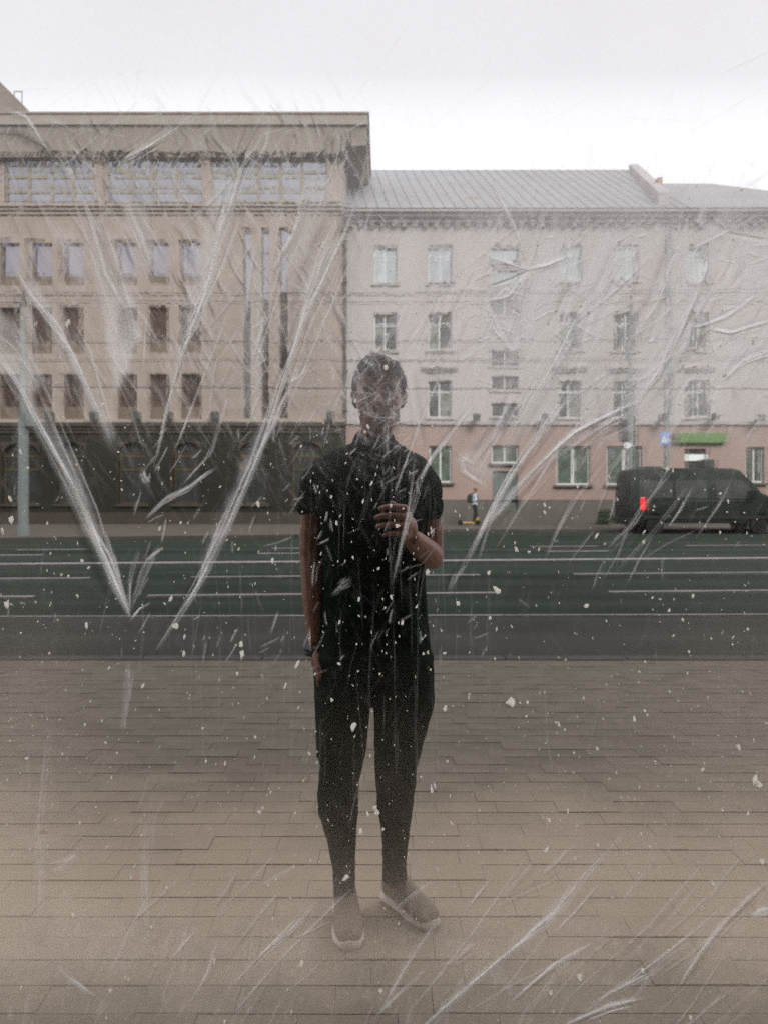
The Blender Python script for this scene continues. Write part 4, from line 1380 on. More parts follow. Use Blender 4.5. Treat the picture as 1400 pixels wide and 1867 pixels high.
# measured folds: (points, width, whiteness, height)
C = [
 ([(-10, 640), (40, 720), (75, 790), (115, 860), (150, 930), (195, 1030), (236, 1122)], 8, .85, .004),
 ([(120, 865), (150, 920), (172, 975), (205, 1050), (236, 1122)], 5, .75, .003),
 ([(60, 690), (100, 790), (140, 880), (165, 930)], 4, .4, .002),
 ([(170, 960), (200, 1010), (236, 1120)], 3, .6, .001),
 ([(195, 970), (215, 1040), (237, 1121)], 2.2, .45, .001),
 ([(255, 1000), (240, 1060), (237, 1121)], 3, .25, .001),
 ([(290, 995), (258, 1060), (238, 1118)], 5, .25, .001),
 ([(300, 997), (270, 1020), (245, 1090)], 2, .4, .001),
 ([(275, 1098), (255, 1110), (237, 1132)], 2, .6, .001),
 ([(20, 470), (60, 545), (130, 640), (170, 720), (205, 800)], 5, .7, .003),
 ([(60, 540), (110, 600), (150, 680), (200, 790)], 3, .6, .002),
 ([(130, 580), (165, 640), (210, 800)], 3, .35, .001),
 ([(0, 610), (30, 640), (70, 700)], 4, .45, .002),
 ([(45, 520), (52, 590), (70, 660)], 5, .35, .002),
 ([(155, 372), (170, 430), (190, 500), (225, 560)], 5, .5, .002),
 ([(185, 400), (215, 490), (235, 560), (250, 640)], 4, .35, .002),
 ([(230, 370), (255, 430), (280, 500)], 5, .32, .002),
 ([(660, 325), (645, 380), (625, 430), (590, 500), (560, 560), (535, 630), (515, 690), (490, 775), (468, 835), (440, 900), (420, 945), (395, 1000), (372, 1045), (335, 1110), (285, 1182)], 5, .72, .004),
 ([(640, 440), (600, 520), (565, 590), (530, 700), (500, 770), (440, 880)], 3, .4, .002),
 ([(440, 880), (400, 955), (360, 1070), (320, 1140)], 3, .35, .001),
 ([(520, 700), (545, 690), (570, 660)], 3, .4, .001),
 ([(415, 330), (400, 430), (375, 540), (345, 610), (322, 680), (300, 760), (288, 830), (265, 858)], 3.5, .55, .003),
 ([(440, 390), (400, 500), (360, 590), (330, 650)], 3, .42, .002),
 ([(265, 858), (275, 880)], 6, .6, .001),
 ([(395, 855), (350, 890), (310, 910), (270, 945)], 4, .55, .002),
 ([(400, 770), (385, 830), (330, 890)], 2, .3, .001),
 ([(350, 210), (300, 250), (235, 290), (200, 320)], 7, .35, .003),
 ([(270, 570), (262, 680)], 2, .3, .001),
 ([(480, 250), (440, 310), (420, 380), (390, 440)], 4, .35, .003),
 ([(560, 330), (540, 420), (500, 500)], 5, .3, .003),
 ([(610, 400), (580, 460), (550, 560), (540, 600)], 9, .4, .003),
 ([(0, 190), (40, 205), (60, 235), (95, 285)], 5, .6, .004),
 ([(95, 285), (125, 310), (132, 335)], 4, .45, .003),
 ([(70, 215), (110, 225), (140, 245)], 3, .3, .002),
 # right: star burst and long diagonals
 ([(890, 320), (920, 370), (945, 420), (966, 492)], 3.5, .65, .003),
 ([(966, 492), (930, 540), (890, 550)], 6, .45, .002),
 ([(966, 492), (940, 570), (925, 620)], 4, .5, .002),
 ([(966, 492), (1000, 485), (1040, 470)], 4, .4, .002),
 ([(966, 492), (955, 560), (948, 640)], 3, .35, .002),
 ([(966, 492), (905, 470), (880, 455)], 3, .4, .002),
 ([(966, 492), (985, 420), (1000, 380)], 3, .3, .002),
 ([(888, 540), (900, 590), (935, 640)], 5, .4, .002),
 ([(1060, 560), (1010, 660), (960, 740), (905, 830)], 8, .32, .003),
 ([(1165, 735), (1100, 765), (1045, 795), (985, 850), (935, 905), (880, 970)], 6, .6, .003),
 ([(1140, 760), (1080, 790), (1020, 835)], 7, .5, .002),
 ([(1010, 745), (970, 805), (935, 860), (900, 925), (870, 985), (850, 1028)], 4, .75, .003),
 ([(1050, 705), (1000, 775), (955, 840), (905, 920)], 4, .45, .002),
 ([(940, 720), (900, 800), (868, 850)], 8, .35, .002),
 ([(870, 850), (845, 835), (840, 860), (880, 885)], 6, .4, .002),
 ([(850, 1028), (830, 1050), (815, 1085)], 4, .3, .001),
 ([(1290, 480), (1240, 600), (1200, 690), (1160, 740)], 8, .3, .003),
 ([(1240, 440), (1190, 560), (1130, 650)], 9, .3, .003),
 ([(860, 745), (820, 800), (790, 835), (765, 880)], 4, .45, .002),
 ([(795, 820), (765, 890), (745, 950), (735, 985), (722, 1060)], 3, .22, .002),
 ([(760, 820), (745, 940), (728, 1010), (715, 1065)], 2.5, .2, .002),
 ([(1130, 450), (1100, 520), (1075, 600)], 6, .25, .002),
 ([(1400, 590), (1330, 610), (1290, 600)], 4, .35, .002),
 ([(1400, 640), (1350, 660), (1310, 700)], 5, .32, .002),
 ([(1380, 540), (1320, 580), (1260, 600)], 4, .28, .002),
 ([(1180, 910), (1150, 960), (1110, 1000)], 3, .25, .001),
 ([(1260, 890), (1240, 930), (1220, 960)], 2, .35, .001),
 ([(1330, 880), (1310, 920), (1270, 980)], 2, .3, .001),
 # lower sheet
 ([(1132, 1525), (1090, 1570), (1055, 1605), (1030, 1645), (985, 1690), (940, 1725), (880, 1772), (825, 1820), (760, 1875)], 5.5, .62, .003),
 ([(1040, 1610), (1005, 1665), (950, 1712)], 3, .4, .001),
 ([(1405, 1612), (1370, 1645), (1320, 1690), (1280, 1740), (1240, 1795)], 6, .5, .003),
 ([(1320, 1650), (1240, 1720), (1150, 1790), (1050, 1850)], 6, .3, .002),
 ([(1170, 1818), (1110, 1835), (1030, 1868)], 5, .65, .002),
 ([(1080, 1720), (1010, 1760), (960, 1800), (930, 1825)], 3.5, .5, .002),
 ([(1200, 1765), (1120, 1810), (1070, 1830)], 4, .45, .002),
 ([(1090, 1615), (1050, 1660), (1010, 1700)], 2, .4, .001),
 ([(1260, 1720), (1200, 1760), (1140, 1830)], 5, .25, .002),
 ([(1405, 1660), (1370, 1670)], 7, .55, .001),
 ([(570, 1645), (530, 1690), (490, 1728), (455, 1765), (412, 1800)], 5, .5, .002),
 ([(360, 1690), (320, 1740), (285, 1780)], 2, .35, .001),
 ([(400, 1700), (380, 1770), (345, 1830)], 2, .3, .001),
 ([(110, 1760), (140, 1790), (175, 1815)], 4, .45, .001),
 ([(95, 1585), (120, 1570), (145, 1552)], 7, .35, .001),
 ([(895, 1600), (870, 1630), (850, 1655)], 2, .4, .001),
 ([(795, 1675), (750, 1740), (700, 1830)], 3, .35, .001),
 ([(785, 1755), (740, 1800), (690, 1850)], 3, .35, .001),
 ([(865, 1720), (830, 1750), (800, 1760)], 5, .22, .001),
 ([(290, 1440), (265, 1500), (270, 1700)], 10, .16, .001),
 ([(90, 1330), (75, 1500), (70, 1700)], 10, .13, .001),
 ([(235, 1210), (228, 1330)], 6, .22, .001),
 ([(640, 1055), (620, 1070), (605, 1085)], 6, .22, .001),
 ([(1195, 1540), (1170, 1600), (1130, 1650)], 4, .2, .001),
 ([(180, 330), (160, 300), (130, 270)], 3, .4, .002),
]
for pts, w, a, d in C:
    for q in range(int(2 + w * .9)):           # thin crisp strands beside each main fold
        i0 = random.uniform(0, .55); i1 = min(1, i0 + random.uniform(.3, .6))
        A_ = np.array(pts, float); cum = np.concatenate([[0], np.cumsum(np.hypot(*(A_[1:] - A_[:-1]).T))]); cum /= cum[-1]
        off = random.gauss(0, w * 1.3)
        dirv = A_[-1] - A_[0]; dirv /= np.hypot(*dirv); nv_ = np.array([-dirv[1], dirv[0]])
        sub = [(np.interp(t, cum, A_[:, 0]) + nv_[0] * off * (1 - .8 * t), np.interp(t, cum, A_[:, 1]) + nv_[1] * off * (1 - .8 * t)) for t in np.linspace(i0, i1, 4)]
        crease(sub, random.uniform(.7, 1.3), min(.95, random.uniform(.7, 1.4) * a), d * .4)
    crease(pts, w * .95, min(.95, a * 1.15), d, dk=.35 if w >= 4 and pts[0][1] < 1200 else 0, side=random.choice((-1, 1)))
def patch(poly, a, soft=3, grad=None, seed=3):
    """area where the film lies double: milky, with a crisp outline (convex, clockwise on the sheet)"""
    global white
    pa = np.array(poly, float)
    ix = np.searchsorted(700 + xs * fs_, [pa[:, 0].min() - 40, pa[:, 0].max() + 40])
    iz = np.searchsorted(-(HOR - (zs - H) * fs_), [-(pa[:, 1].max() + 40), -(pa[:, 1].min() - 40)])
    sl = (slice(iz[0], iz[1]), slice(ix[0], ix[1]))
    PX, PY = globals()['PX'][sl], globals()['PY'][sl]
    m = np.ones_like(PX)
    pl = poly + [poly[0]]
    jit = (vnoise(PX / 22, PY / 22, seed) - .5) * 7
    for (ax, ay), (bx, by) in zip(pl[:-1], pl[1:]):
        L = math.hypot(bx - ax, by - ay)
        dist = ((PY - ay) * (bx - ax) - (PX - ax) * (by - ay)) / L + jit
        m *= 1 / (1 + np.exp(-np.clip(dist / soft, -30, 30)))
    tex = .55 + .75 * (fbm(PX / 60, PY / 60, seed + 5, 4) - .2)
    if grad:
        (gx0, gy0), (gx1, gy1) = grad
        t = ((PX - gx0) * (gx1 - gx0) + (PY - gy0) * (gy1 - gy0)) / ((gx1 - gx0) ** 2 + (gy1 - gy0) ** 2)
        tex = tex * np.clip(t, 0, 1)
    white[sl] = 1 - (1 - white[sl]) * (1 - np.clip(m * tex * a, 0, .9))


patch([(150, 360), (235, 470), (258, 600), (240, 668), (213, 712), (190, 600)], .85, 3, ((170, 360), (225, 690)), 3)
patch([(40, 500), (75, 530), (210, 790), (204, 806)], .45, 4, None, 8)
patch([(-10, 640), (40, 690), (150, 860), (236, 1120), (228, 1112), (120, 900)], .22, 2, None, 9)
patch([(655, 335), (662, 350), (560, 590), (500, 740), (470, 830), (540, 600)], .40, 3, None, 10)
patch([(1080, 540), (1120, 545), (1000, 730), (900, 870), (890, 860)], .42, 5, None, 11)
patch([(1168, 728), (1150, 765), (1000, 850), (930, 930), (920, 925), (1040, 790)], .55, 4, None, 12)
patch([(1230, 470), (1300, 480), (1210, 680), (1150, 760), (1130, 740)], .40, 6, None, 13)
patch([(880, 520), (966, 494), (960, 560), (930, 620), (900, 600)], .35, 5, None, 14)
patch([(830, 830), (880, 820), (895, 870), (885, 890), (845, 862)], .45, 4, None, 15)
patch([(590, 440), (622, 430), (560, 580), (535, 600)], .40, 4, None, 16)
patch([(1300, 620), (1405, 590), (1405, 680), (1320, 720)], .35, 6, None, 17)
patch([(500, 720), (508, 730), (420, 950), (372, 1048), (366, 1040)], .42, 3, None, 18)
patch([(1132, 1528), (1060, 1605), (940, 1730), (830, 1822), (1000, 1650)], .30, 5, None, 19)
for pts in ([(600, 560), (520, 720), (440, 900), (355, 1075)], [(705, 318), (640, 470), (585, 600), (505, 790)], [(1100, 600), (1010, 745), (930, 860), (840, 1040)], [(1235, 500), (1120, 680), (1000, 850), (905, 1000)],
            [(480, 240), (420, 400), (350, 600), (300, 760)], [(130, 340), (175, 480), (240, 690)], [(10, 560), (90, 720), (180, 930), (236, 1121)], [(420, 560), (360, 720), (318, 830)], [(1330, 470), (1230, 640), (1130, 770)],
            [(1020, 600), (930, 760), (860, 880)], [(560, 400), (500, 560), (455, 700)], [(1300, 1560), (1180, 1690), (1020, 1830)], [(960, 1560), (860, 1700), (740, 1850)], [(640, 1620), (520, 1740), (430, 1840)], [(820, 640), (760, 780), (720, 900)]):
    crease(pts, random.uniform(1.0, 1.7), random.uniform(.5, .85), .001)
for poly, a_, sd_ in (([(392, 330), (440, 335), (375, 560), (332, 645), (340, 560)], .5, 21), ([(-20, 560), (40, 600), (78, 700), (60, 720), (-20, 660)], .45, 22), ([(225, 375), (268, 372), (292, 490), (262, 505)], .4, 23),
                      ([(445, 440), (500, 420), (475, 760), (440, 765)], .25, 24), ([(1000, 430), (1060, 440), (985, 600), (920, 685), (945, 560)], .42, 25), ([(1330, 440), (1405, 430), (1405, 540), (1340, 560)], .35, 26),
                      ([(1090, 420), (1132, 430), (1085, 560), (1050, 565)], .4, 27), ([(740, 420), (800, 410), (770, 560), (720, 600)], .25, 28), ([(560, 330), (610, 330), (560, 470), (520, 500)], .35, 29), ([(100, 420), (135, 420), (160, 520), (150, 540)], .35, 30)):
    patch(poly, a_, 3, None, sd_)
# dark folds: what they mirror is painted in as a darker tint
for pts, w, k in [([(966, 492), (930, 508), (890, 522)], 2.2, .9), ([(600, 235), (592, 270), (580, 300)], 6, .55), ([(625, 240), (618, 285)], 6, .5), ([(640, 235), (633, 270), (620, 300)], 4, .5), ([(610, 245), (604, 290)], 3, .6),
                  ([(455, 225), (430, 290), (415, 330)], 3, .5), ([(480, 215), (460, 260), (440, 300)], 3, .45), ([(200, 215), (185, 235), (165, 258)], 4, .45), ([(215, 230), (190, 260)], 3, .4),
                  ([(420, 300), (410, 370), (385, 440)], 3, .35), ([(345, 600), (325, 690), (310, 720)], 3, .35), ([(105, 880), (130, 960), (165, 990)], 3, .25), ([(150, 800), (170, 860), (190, 930)], 3, .3),
                  ([(-20, 232), (30, 240), (70, 268), (95, 292)], 20, .7), ([(728, 655), (705, 715), (690, 760), (672, 800)], 9, .6), ([(668, 690), (662, 740)], 5, .35), ([(700, 750), (722, 700)], 4, .4), ([(893, 545), (905, 575)], 2, .5), ([(930, 560), (950, 575)], 2, .5), ([(1395, 440), (1340, 430), (1320, 425)], 3, .35)]:
    crease(pts, w, .05, -.002, dk=k, side=0)
# families of finer folds following the pull of the sheet
def fam(n, box, ang, spread, L, w, a):
    for i in range(n):
        x, y = random.uniform(box[0], box[2]), random.uniform(box[1], box[3])
        th = math.radians(ang + random.gauss(0, spread)); l = random.uniform(*L)
        cv = random.uniform(-.04, .04) * l
        dx, dy = math.cos(th), -math.sin(th)
        pts = [(x - dx * l / 2, y - dy * l / 2), (x + cv * dy, y - cv * dx), (x + dx * l / 2, y + dy * l / 2)]
        crease(pts, random.uniform(*w) * 1.2, random.uniform(*a) * 1.25, random.uniform(.0005, .0015), dk=.18 if random.random() < .25 else 0, side=random.choice((-1, 1)))


fam(26, (0, 300, 260, 760), 118, 10, (60, 240), (1.2, 3.2), (.12, .42))
fam(34, (330, 220, 640, 780), 68, 10, (50, 230), (1.2, 3.5), (.10, .38))
fam(46, (650, 380, 1400, 800), 58, 22, (40, 200), (1.5, 6), (.10, .32))
fam(22, (850, 620, 1250, 980), 57, 7, (60, 220), (1.5, 4), (.12, .38))
fam(14, (1050, 820, 1400, 1050), 60, 12, (40, 130), (1, 2.2), (.12, .35))
fam(26, (650, 1560, 1400, 1860), 42, 10, (50, 220), (1.5, 4), (.10, .32))
fam(14, (200, 1580, 640, 1860), 48, 12, (50, 180), (1.2, 3), (.08, .28))
fam(26, (0, 100, 1400, 330), 55, 25, (60, 240), (1.5, 5), (.03, .10))
fam(44, (240, 760, 640, 1200), 62, 25, (12, 60), (.9, 1.8), (.2, .5))
fam(26, (560, 820, 820, 1250), 60, 30, (10, 40), (.6, 1.2), (.08, .25))
fam(70, (300, 780, 900, 1400), 90, 1.2, (60, 320), (.5, .8), (.03, .07))
fam(60, (0, 1000, 1400, 1867), 86, 8, (30, 160), (.6, 1.0), (.04, .13))
fam(60, (640, 650, 745, 830), 55, 45, (10, 46), (.8, 1.8), (.15, .45))
fam(60, (430, 400, 630, 800), 65, 40, (8, 34), (.8, 1.4), (.25, .6))
fam(70, (700, 400, 1400, 800), 55, 45, (8, 40), (.8, 1.6), (.15, .42))
fam(60, (0, 205, 680, 330), 62, 35, (10, 60), (.8, 1.8), (.15, .45))
fam(40, (850, 430, 1080, 620), 50, 60, (10, 50), (.8, 1.6), (.2, .5))
fam(50, (0, 860, 1400, 1250), 62, 30, (6, 30), (.7, 1.2), (.15, .45))
fam(30, (690, 800, 780, 900), 60, 25, (10, 40), (.9, 1.8), (.10, .3))

# crumpled relief between the folds with its shading painted in, and the dust that has settled low on the sheet
def blob(cx, cy, rx, ry): return np.exp(-((PX - cx) / rx) ** 2 - ((PY - cy) / ry) ** 2)


wx = PX + 40 * (fbm(PX / 120, PY / 120, 2, 3) - .5)
wy = PY + 40 * (fbm(PX / 120, PY / 120, 8, 3) - .5)
rot = lambda a: (wx * math.cos(a) + wy * math.sin(a), -wx * math.sin(a) + wy * math.cos(a))
u1, v1 = rot(math.radians(-58))
n1 = fbm(u1 / 90, v1 / 22, 5, 4)
rid1 = np.clip(1 - np.abs(n1 - .5) * 9, 0, 1) ** 2
u2, v2 = rot(math.radians(60))
n2 = fbm(u2 / 70, v2 / 18, 12, 4)
rid2 = np.clip(1 - np.abs(n2 - .5) * 9, 0, 1) ** 2
n3 = fbm(wx / 20, wy / 20, 21, 4)
rid3 = np.clip(1 - np.abs(n3 - .5) * 8, 0, 1) ** 2
right = np.clip(blob(1080, 570, 360, 200) + blob(1330, 550, 160, 180), 0, 1)
mid = blob(520, 560, 130, 200)
topl = np.clip(blob(330, 250, 330, 60) + blob(600, 260, 60, 70), 0, 1)
low = np.clip((PY - 1560) / 250, 0, 1)
manz = blob(690, 770, 62, 62)
left = np.clip(blob(300, 500, 330, 240), 0, 1)
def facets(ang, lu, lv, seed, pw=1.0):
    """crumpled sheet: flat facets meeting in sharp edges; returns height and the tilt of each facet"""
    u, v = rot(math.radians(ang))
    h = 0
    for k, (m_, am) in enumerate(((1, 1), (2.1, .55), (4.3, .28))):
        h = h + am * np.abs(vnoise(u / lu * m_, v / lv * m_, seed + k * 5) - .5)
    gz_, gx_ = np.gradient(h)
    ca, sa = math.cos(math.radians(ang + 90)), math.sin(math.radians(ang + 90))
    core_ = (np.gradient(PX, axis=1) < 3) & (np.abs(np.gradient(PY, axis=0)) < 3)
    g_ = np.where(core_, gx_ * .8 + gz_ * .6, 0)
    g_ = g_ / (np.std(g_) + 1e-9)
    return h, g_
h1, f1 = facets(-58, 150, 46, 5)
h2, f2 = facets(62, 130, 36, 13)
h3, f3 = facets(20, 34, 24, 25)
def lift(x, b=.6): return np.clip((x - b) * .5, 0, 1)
white = 1 - (1 - white) * (1 - np.clip(lift(f1) * (.62 * right + .18 * left + .12 * low + .015) + lift(f2) * (.30 * topl + .36 * mid + .42 * left + .012) + lift(f3) * (.20 * right + .20 * mid + .28 * manz + .07 * left + .08 * topl + .006), 0, .6))  # facet shading: tilt painted as whitening of the film
dark = np.maximum(dark, np.clip(lift(-f2, 1.0) * (.95 * topl + .55 * left + .4 * mid) + lift(-f3, .9) * (.3 * mid + .6 * manz + .22 * topl) + lift(-f1, 1.1) * .34 * right, 0, .7))  # shaded side of the facets, painted as a darker tint
milk = np.clip(fbm(u1 / 260, v1 / 60, 61, 4) * 1.7 - .45, 0, 1)
white = 1 - (1 - white) * (1 - np.clip(.26 * right + .34 * blob(1050, 350, 420, 90) + milk * (.40 * right + .10 * blob(250, 560, 260, 200) + .10 * mid), 0, .6))
disp += (h1 - .4) * .004 * (right + .3 * low) + (h2 - .4) * .004 * (topl + mid) + (h3 - .4) * .0005
cloud = fbm(PX / 260, PY / 260, 31, 4)
cloud2 = fbm(PX / 70, PY / 200, 37, 4)
dust = np.interp(PY, [60, 300, 420, 780, 860, 1150, 1250, 1400, 1500, 1600, 1660, 1730, 1800, 1900, 2300], [.03, .03, .03, .02, .002, .001, .01, .04, .08, .17, .28, .40, .26, .12, .12])
dust = dust * np.clip(.15 + 1.75 * (fbm(PX / 330, PY / 260, 83, 5) - .02), .25, 1.7)
dust += .07 * np.clip(right, 0, 1) * (.5 + cloud) + .05 * blob(300, 500, 320, 200)
dust += .22 * blob(0, 1500, 160, 330) * (.4 + cloud) + .12 * blob(1400, 1450, 220, 300)
dust += .12 * blob(1090, 1265, 80, 60) * cloud2 + .10 * blob(300, 1720, 160, 130) * cloud2 + .10 * blob(1080, 1580, 160, 90)
dust += .16 * blob(195, 620, 60, 75) + .18 * blob(690, 1330, 260, 220) * 0
dust = dust * (.85 + .3 * cloud2)
dust = np.clip(dust, 0, .9)
disp += (fbm(PX / 420, PY / 600, 44, 2) - .5) * .03 + (fbm(PX / 150, PY / 330, 47, 2) - .5) * .008

# the upper sheet is evenly cloudy
topz = np.interp(PY, [-50, 120, 240, 330, 420], [.16, .13, .10, .05, 0]) * (.9 + .2 * fbm(PX / 380, PY / 300, 71, 3))
white = 1 - (1 - white) * (1 - np.clip(topz, 0, .9))
dark = np.maximum(dark, np.interp(PY, [-50, 130, 230, 320], [.43, .41, .24, 0]) * (.93 + .14 * fbm(PX / 300, PY / 240, 73, 3)))  # grey tint grows upwards to dim the sky behind
warp = np.clip((.9 * topl + .35 * left + .8 * mid + .75 * right + .5 * manz + .12) * (np.clip(np.abs(f3) - .1, 0, 1) * .8 + np.clip(np.abs(f1) - .3, 0, 1)), 0, 1) * np.interp(PY, [0, 222, 262, 2000], [0, 0, 1, 1]) * np.where(PX > 640, np.interp(PY, [0, 372, 410, 2000], [0, 0, 1, 1]), 1)
YY = YF + disp
verts = np.stack([GX, YY, GZ], -1).reshape(-1, 3)
idx = np.arange(NZ * NX).reshape(NZ, NX)
quads = np.stack([idx[:-1, :-1], idx[:-1, 1:], idx[1:, 1:], idx[1:, :-1]], -1).reshape(-1, 4)
# small tears: lift out a few cells
tears = [(82, 1517, 9, 6), (410, 1393, 7, 8), (250, 1600, 7, 5), (273, 1597, 4, 3), (284, 1714, 3, 3)]
qc_x = PX[:-1, :-1].reshape(-1) + .9
qc_y = PY[:-1, :-1].reshape(-1) - .9
keep = np.ones(len(quads), bool)
for cx_, cy_, rx_, ry_ in tears:
    keep &= ~((np.abs(qc_x - cx_) / rx_ + np.abs(qc_y - cy_) / ry_ < 1.1) & (qc_y < cy_ + ry_ * .35))
quads = quads[keep]
org = Vector((0, YF, 0))
sheet = thing('plastic_sheet', org, 'crumpled translucent plastic sheet hung before the street, flecked with cream paint', 'plastic sheet')
me = bpy.data.meshes.new('film')
verts[:, 1] -= YF
me.vertices.add(len(verts)); me.vertices.foreach_set('co', verts.reshape(-1))
me.loops.add(len(quads) * 4); me.loops.foreach_set('vertex_index', quads.reshape(-1).astype(np.int32))
me.polygons.add(len(quads)); me.polygons.foreach_set('loop_start', np.arange(0, len(quads) * 4, 4, dtype=np.int32))
me.polygons.foreach_set('use_smooth', np.ones(len(quads), bool))
for nm, arr in (('crease', white), ('painted_dark', dark), ('dust', dust), ('warp', warp)):
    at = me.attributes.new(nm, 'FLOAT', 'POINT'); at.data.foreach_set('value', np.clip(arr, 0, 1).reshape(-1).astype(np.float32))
me.update(calc_edges=True); me.validate()

fm = bpy.data.materials.new('crumpled_film'); fm.use_nodes = True
nt = fm.node_tree
for n in list(nt.nodes): nt.nodes.remove(n)
L_ = nt.links.new
out = nt.nodes.new('ShaderNodeOutputMaterial')
def attr(nm):
    a = nt.nodes.new('ShaderNodeAttribute'); a.attribute_name = nm; return a.outputs['Fac']
def math_(op, a, b, clamp=False):
    n = nt.nodes.new('ShaderNodeMath'); n.operation = op; n.use_clamp = clamp
    for i, v in enumerate((a, b)):
        if isinstance(v, (int, float)): n.inputs[i].default_value = v
        else: L_(v, n.inputs[i])
    return n.outputs[0]
tc = nt.nodes.new('ShaderNodeTexCoord')
fine = nt.nodes.new('ShaderNodeTexNoise'); fine.inputs['Scale'].default_value = 420; fine.inputs['Detail'].default_value = 2
L_(tc.outputs['Object'], fine.inputs[0])
grain = nt.nodes.new('ShaderNodeMapRange'); grain.inputs[1].default_value = .3; grain.inputs[2].default_value = .7; grain.inputs[3].default_value = .75; grain.inputs[4].default_value = 1.25
L_(fine.outputs[0], grain.inputs[0])
# transmitted part, dimmer where dark reflections and shading are painted in
tr_ = nt.nodes.new('ShaderNodeBsdfTransparent')
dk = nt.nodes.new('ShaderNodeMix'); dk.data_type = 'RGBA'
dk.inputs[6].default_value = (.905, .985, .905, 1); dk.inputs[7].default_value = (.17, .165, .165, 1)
L_(attr('painted_dark'), dk.inputs[0]); L_(dk.outputs[2], tr_.inputs[0])
# where the film is crumpled it bends the view a little
rf_ = nt.nodes.new('ShaderNodeBsdfRefraction'); rf_.inputs['IOR'].default_value = 1.013; rf_.inputs['Roughness'].default_value = .0
L_(dk.outputs[2], rf_.inputs[0])
tw = nt.nodes.new('ShaderNodeMixShader'); L_(attr('warp'), tw.inputs[0]); L_(tr_.outputs[0], tw.inputs[1]); L_(rf_.outputs[0], tw.inputs[2])
def scatter(c, k):
    t = nt.nodes.new('ShaderNodeBsdfTranslucent'); t.inputs[0].default_value = (*c, 1)
    d = nt.nodes.new('ShaderNodeBsdfDiffuse'); d.inputs[0].default_value = (*c, 1)
    m = nt.nodes.new('ShaderNodeMixShader'); m.inputs[0].default_value = k
    L_(t.outputs[0], m.inputs[1]); L_(d.outputs[0], m.inputs[2]); return m.outputs[0]
dust_s = scatter((.88, .80, .60), .15)
cr_s = scatter((.92, .97, .87), .12)
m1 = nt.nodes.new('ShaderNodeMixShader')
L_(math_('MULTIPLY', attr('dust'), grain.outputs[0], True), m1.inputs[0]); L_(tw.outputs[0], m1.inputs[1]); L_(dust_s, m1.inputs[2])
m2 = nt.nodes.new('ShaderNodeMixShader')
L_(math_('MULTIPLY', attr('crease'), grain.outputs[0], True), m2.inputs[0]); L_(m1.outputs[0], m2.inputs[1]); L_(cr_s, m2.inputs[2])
# thin-film gloss
gl = nt.nodes.new('ShaderNodeBsdfGlossy'); gl.inputs['Roughness'].default_value = .16; gl.inputs['Color'].default_value = (.9, 1, .93, 1)
fr = nt.nodes.new('ShaderNodeFresnel'); fr.inputs[0].default_value = 1.17
m3 = nt.nodes.new('ShaderNodeMixShader'); L_(fr.outputs[0], m3.inputs[0]); L_(m2.outputs[0], m3.inputs[1]); L_(gl.outputs[0], m3.inputs[2])
L_(m3.outputs[0], out.inputs[0])
me.materials.append(fm)
film = bpy.data.objects.new('film', me); film.parent = sheet; col.objects.link(film); ORG[film.name] = org

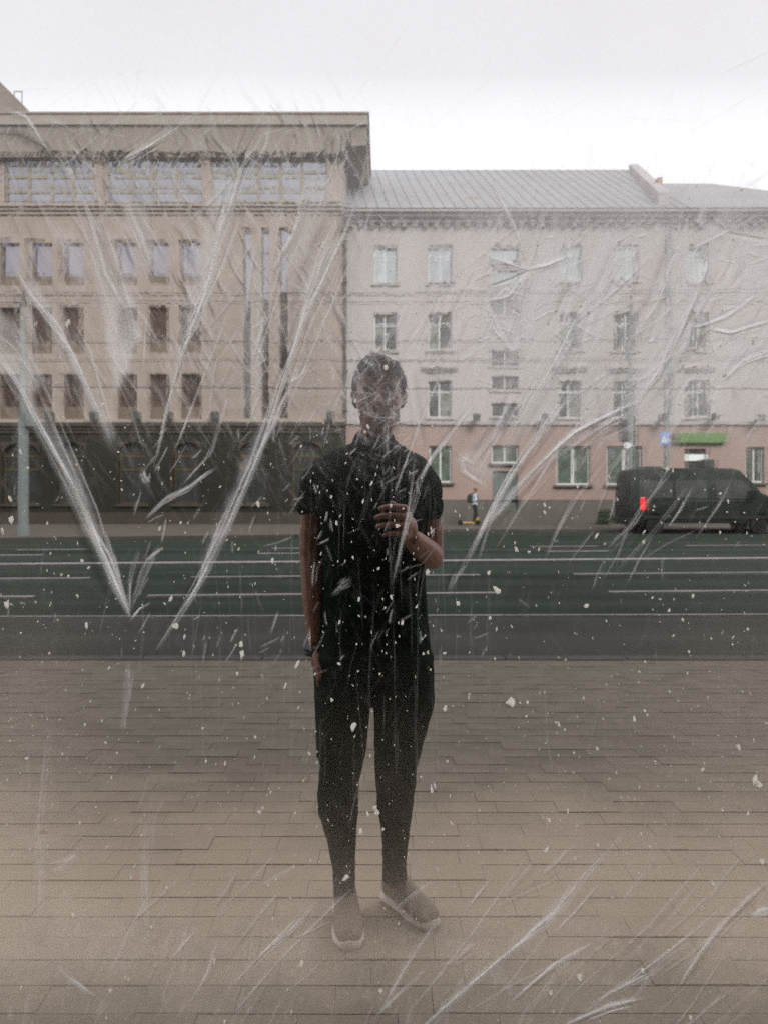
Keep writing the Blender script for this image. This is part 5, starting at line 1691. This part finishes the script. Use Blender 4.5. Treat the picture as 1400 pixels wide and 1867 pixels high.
# paint flecks stuck on the street side of the film
def film_y(px, py):
    i = int(np.clip(np.searchsorted(zs, H + (HOR - py) / fs_), 0, NZ - 1)); j = int(np.clip(np.searchsorted(xs, (px - 700) / fs_), 0, NX - 1))
    return YY[i, j]
mb = MB()
measured = [(677, 1015 - 134, 4), (470, 918, 5), (440, 1195, 7), (410, 1393, 3), (472, 1480, 5), (930, 1280, 8), (962, 1280, 4), (947, 1282, 3), (905, 1075, 7), (733, 1135, 5), (1380, 1425, 8), (1388, 1435, 7), (1350, 1365, 6),
            (160, 1140, 4), (12, 1102, 6), (942, 1003, 5), (908, 905, 4), (672, 778, 4), (702, 668, 5), (648, 730, 4), (725, 960, 5), (712, 922, 3), (125, 1030 - 440, 6), (66, 590, 4), (20, 948, 6), (645, 1325, 7), (683, 1472, 5), (687, 1480, 5), (787, 1440, 6), (810, 1290, 4), (1303, 1615, 5), (1055, 1780, 6), (1258, 1855, 4), (632, 1598, 6), (549, 1755, 6), (260, 1252, 4), (320, 1142, 6), (605, 1275, 4), (520, 1250, 4), (835, 1060 + 40, 4), (1070, 1105, 5), (1035, 1480, 3), (1110, 800 + 70, 3), (1175, 950 + 20, 4), (1215, 855, 5), (1225, 880 - 20, 4), (1313, 900, 3)]
sp = list(measured)
for i in range(1700):
    x, y = random.uniform(-20, 1420), random.uniform(560, 1880)
    if random.random() > np.interp(y, [560, 800, 900, 1450, 1700, 1880], [.25, .7, 1, 1, .55, .35]): continue
    sp.append((x, y, min(5.5, .6 + random.expovariate(1.0) * .85)))
for i in range(70):
    sp.append((random.uniform(0, 1400), random.uniform(340, 640), random.uniform(.8, 2.2)))
for i in range(70):
    sp.append((random.uniform(560, 810), random.uniform(660, 1300), random.uniform(.9, 2.4)))
for (x, y, r) in sp:
    yy = film_y(x, y) + .0012
    n = random.choice((5, 6, 7, 8)); el = random.uniform(1, 2.8); th = math.radians(random.gauss(90, 22))
    r_ = 1.05 * r / math.sqrt(el) / fs_
    c = Vector(((x - 700) / fs_, yy, H + (HOR - y) / fs_))
    ring_f, ring_b = [], []
    for k in range(n):
        a = 2 * math.pi * k / n; q = r_ * random.uniform(.4, 1.3)
        ux, uz = q * math.cos(a) * el, q * math.sin(a)
        px_, pz_ = ux * math.cos(th) - uz * math.sin(th), ux * math.sin(th) + uz * math.cos(th)
        ring_f.append((c.x + px_, yy - .0022, c.z + pz_)); ring_b.append((c.x + px_, yy, c.z + pz_))
    mb.mesh(ring_f + ring_b, [tuple(range(n)), tuple(reversed(range(n, 2 * n)))] + [(k, n + k, n + (k + 1) % n, (k + 1) % n) for k in range(n)])
tag(mb.build('paint_flecks', M['fleck'], sheet), kind='stuff')
# timber frame that carries the sheet (outside the view)
for s in (-1, 1):
    mb = MB(); mb.box(s * 2.2 - .04, s * 2.2 + .04, YF - .07, YF + .07, 0, 3.1); mb.build('post', M['wood'], sheet, bevel=.004)
mb = MB(); mb.box(-2.3, 2.3, YF - .05, YF + .05, 3.03, 3.12); mb.build('top_rail', M['wood'], sheet, bevel=.004)
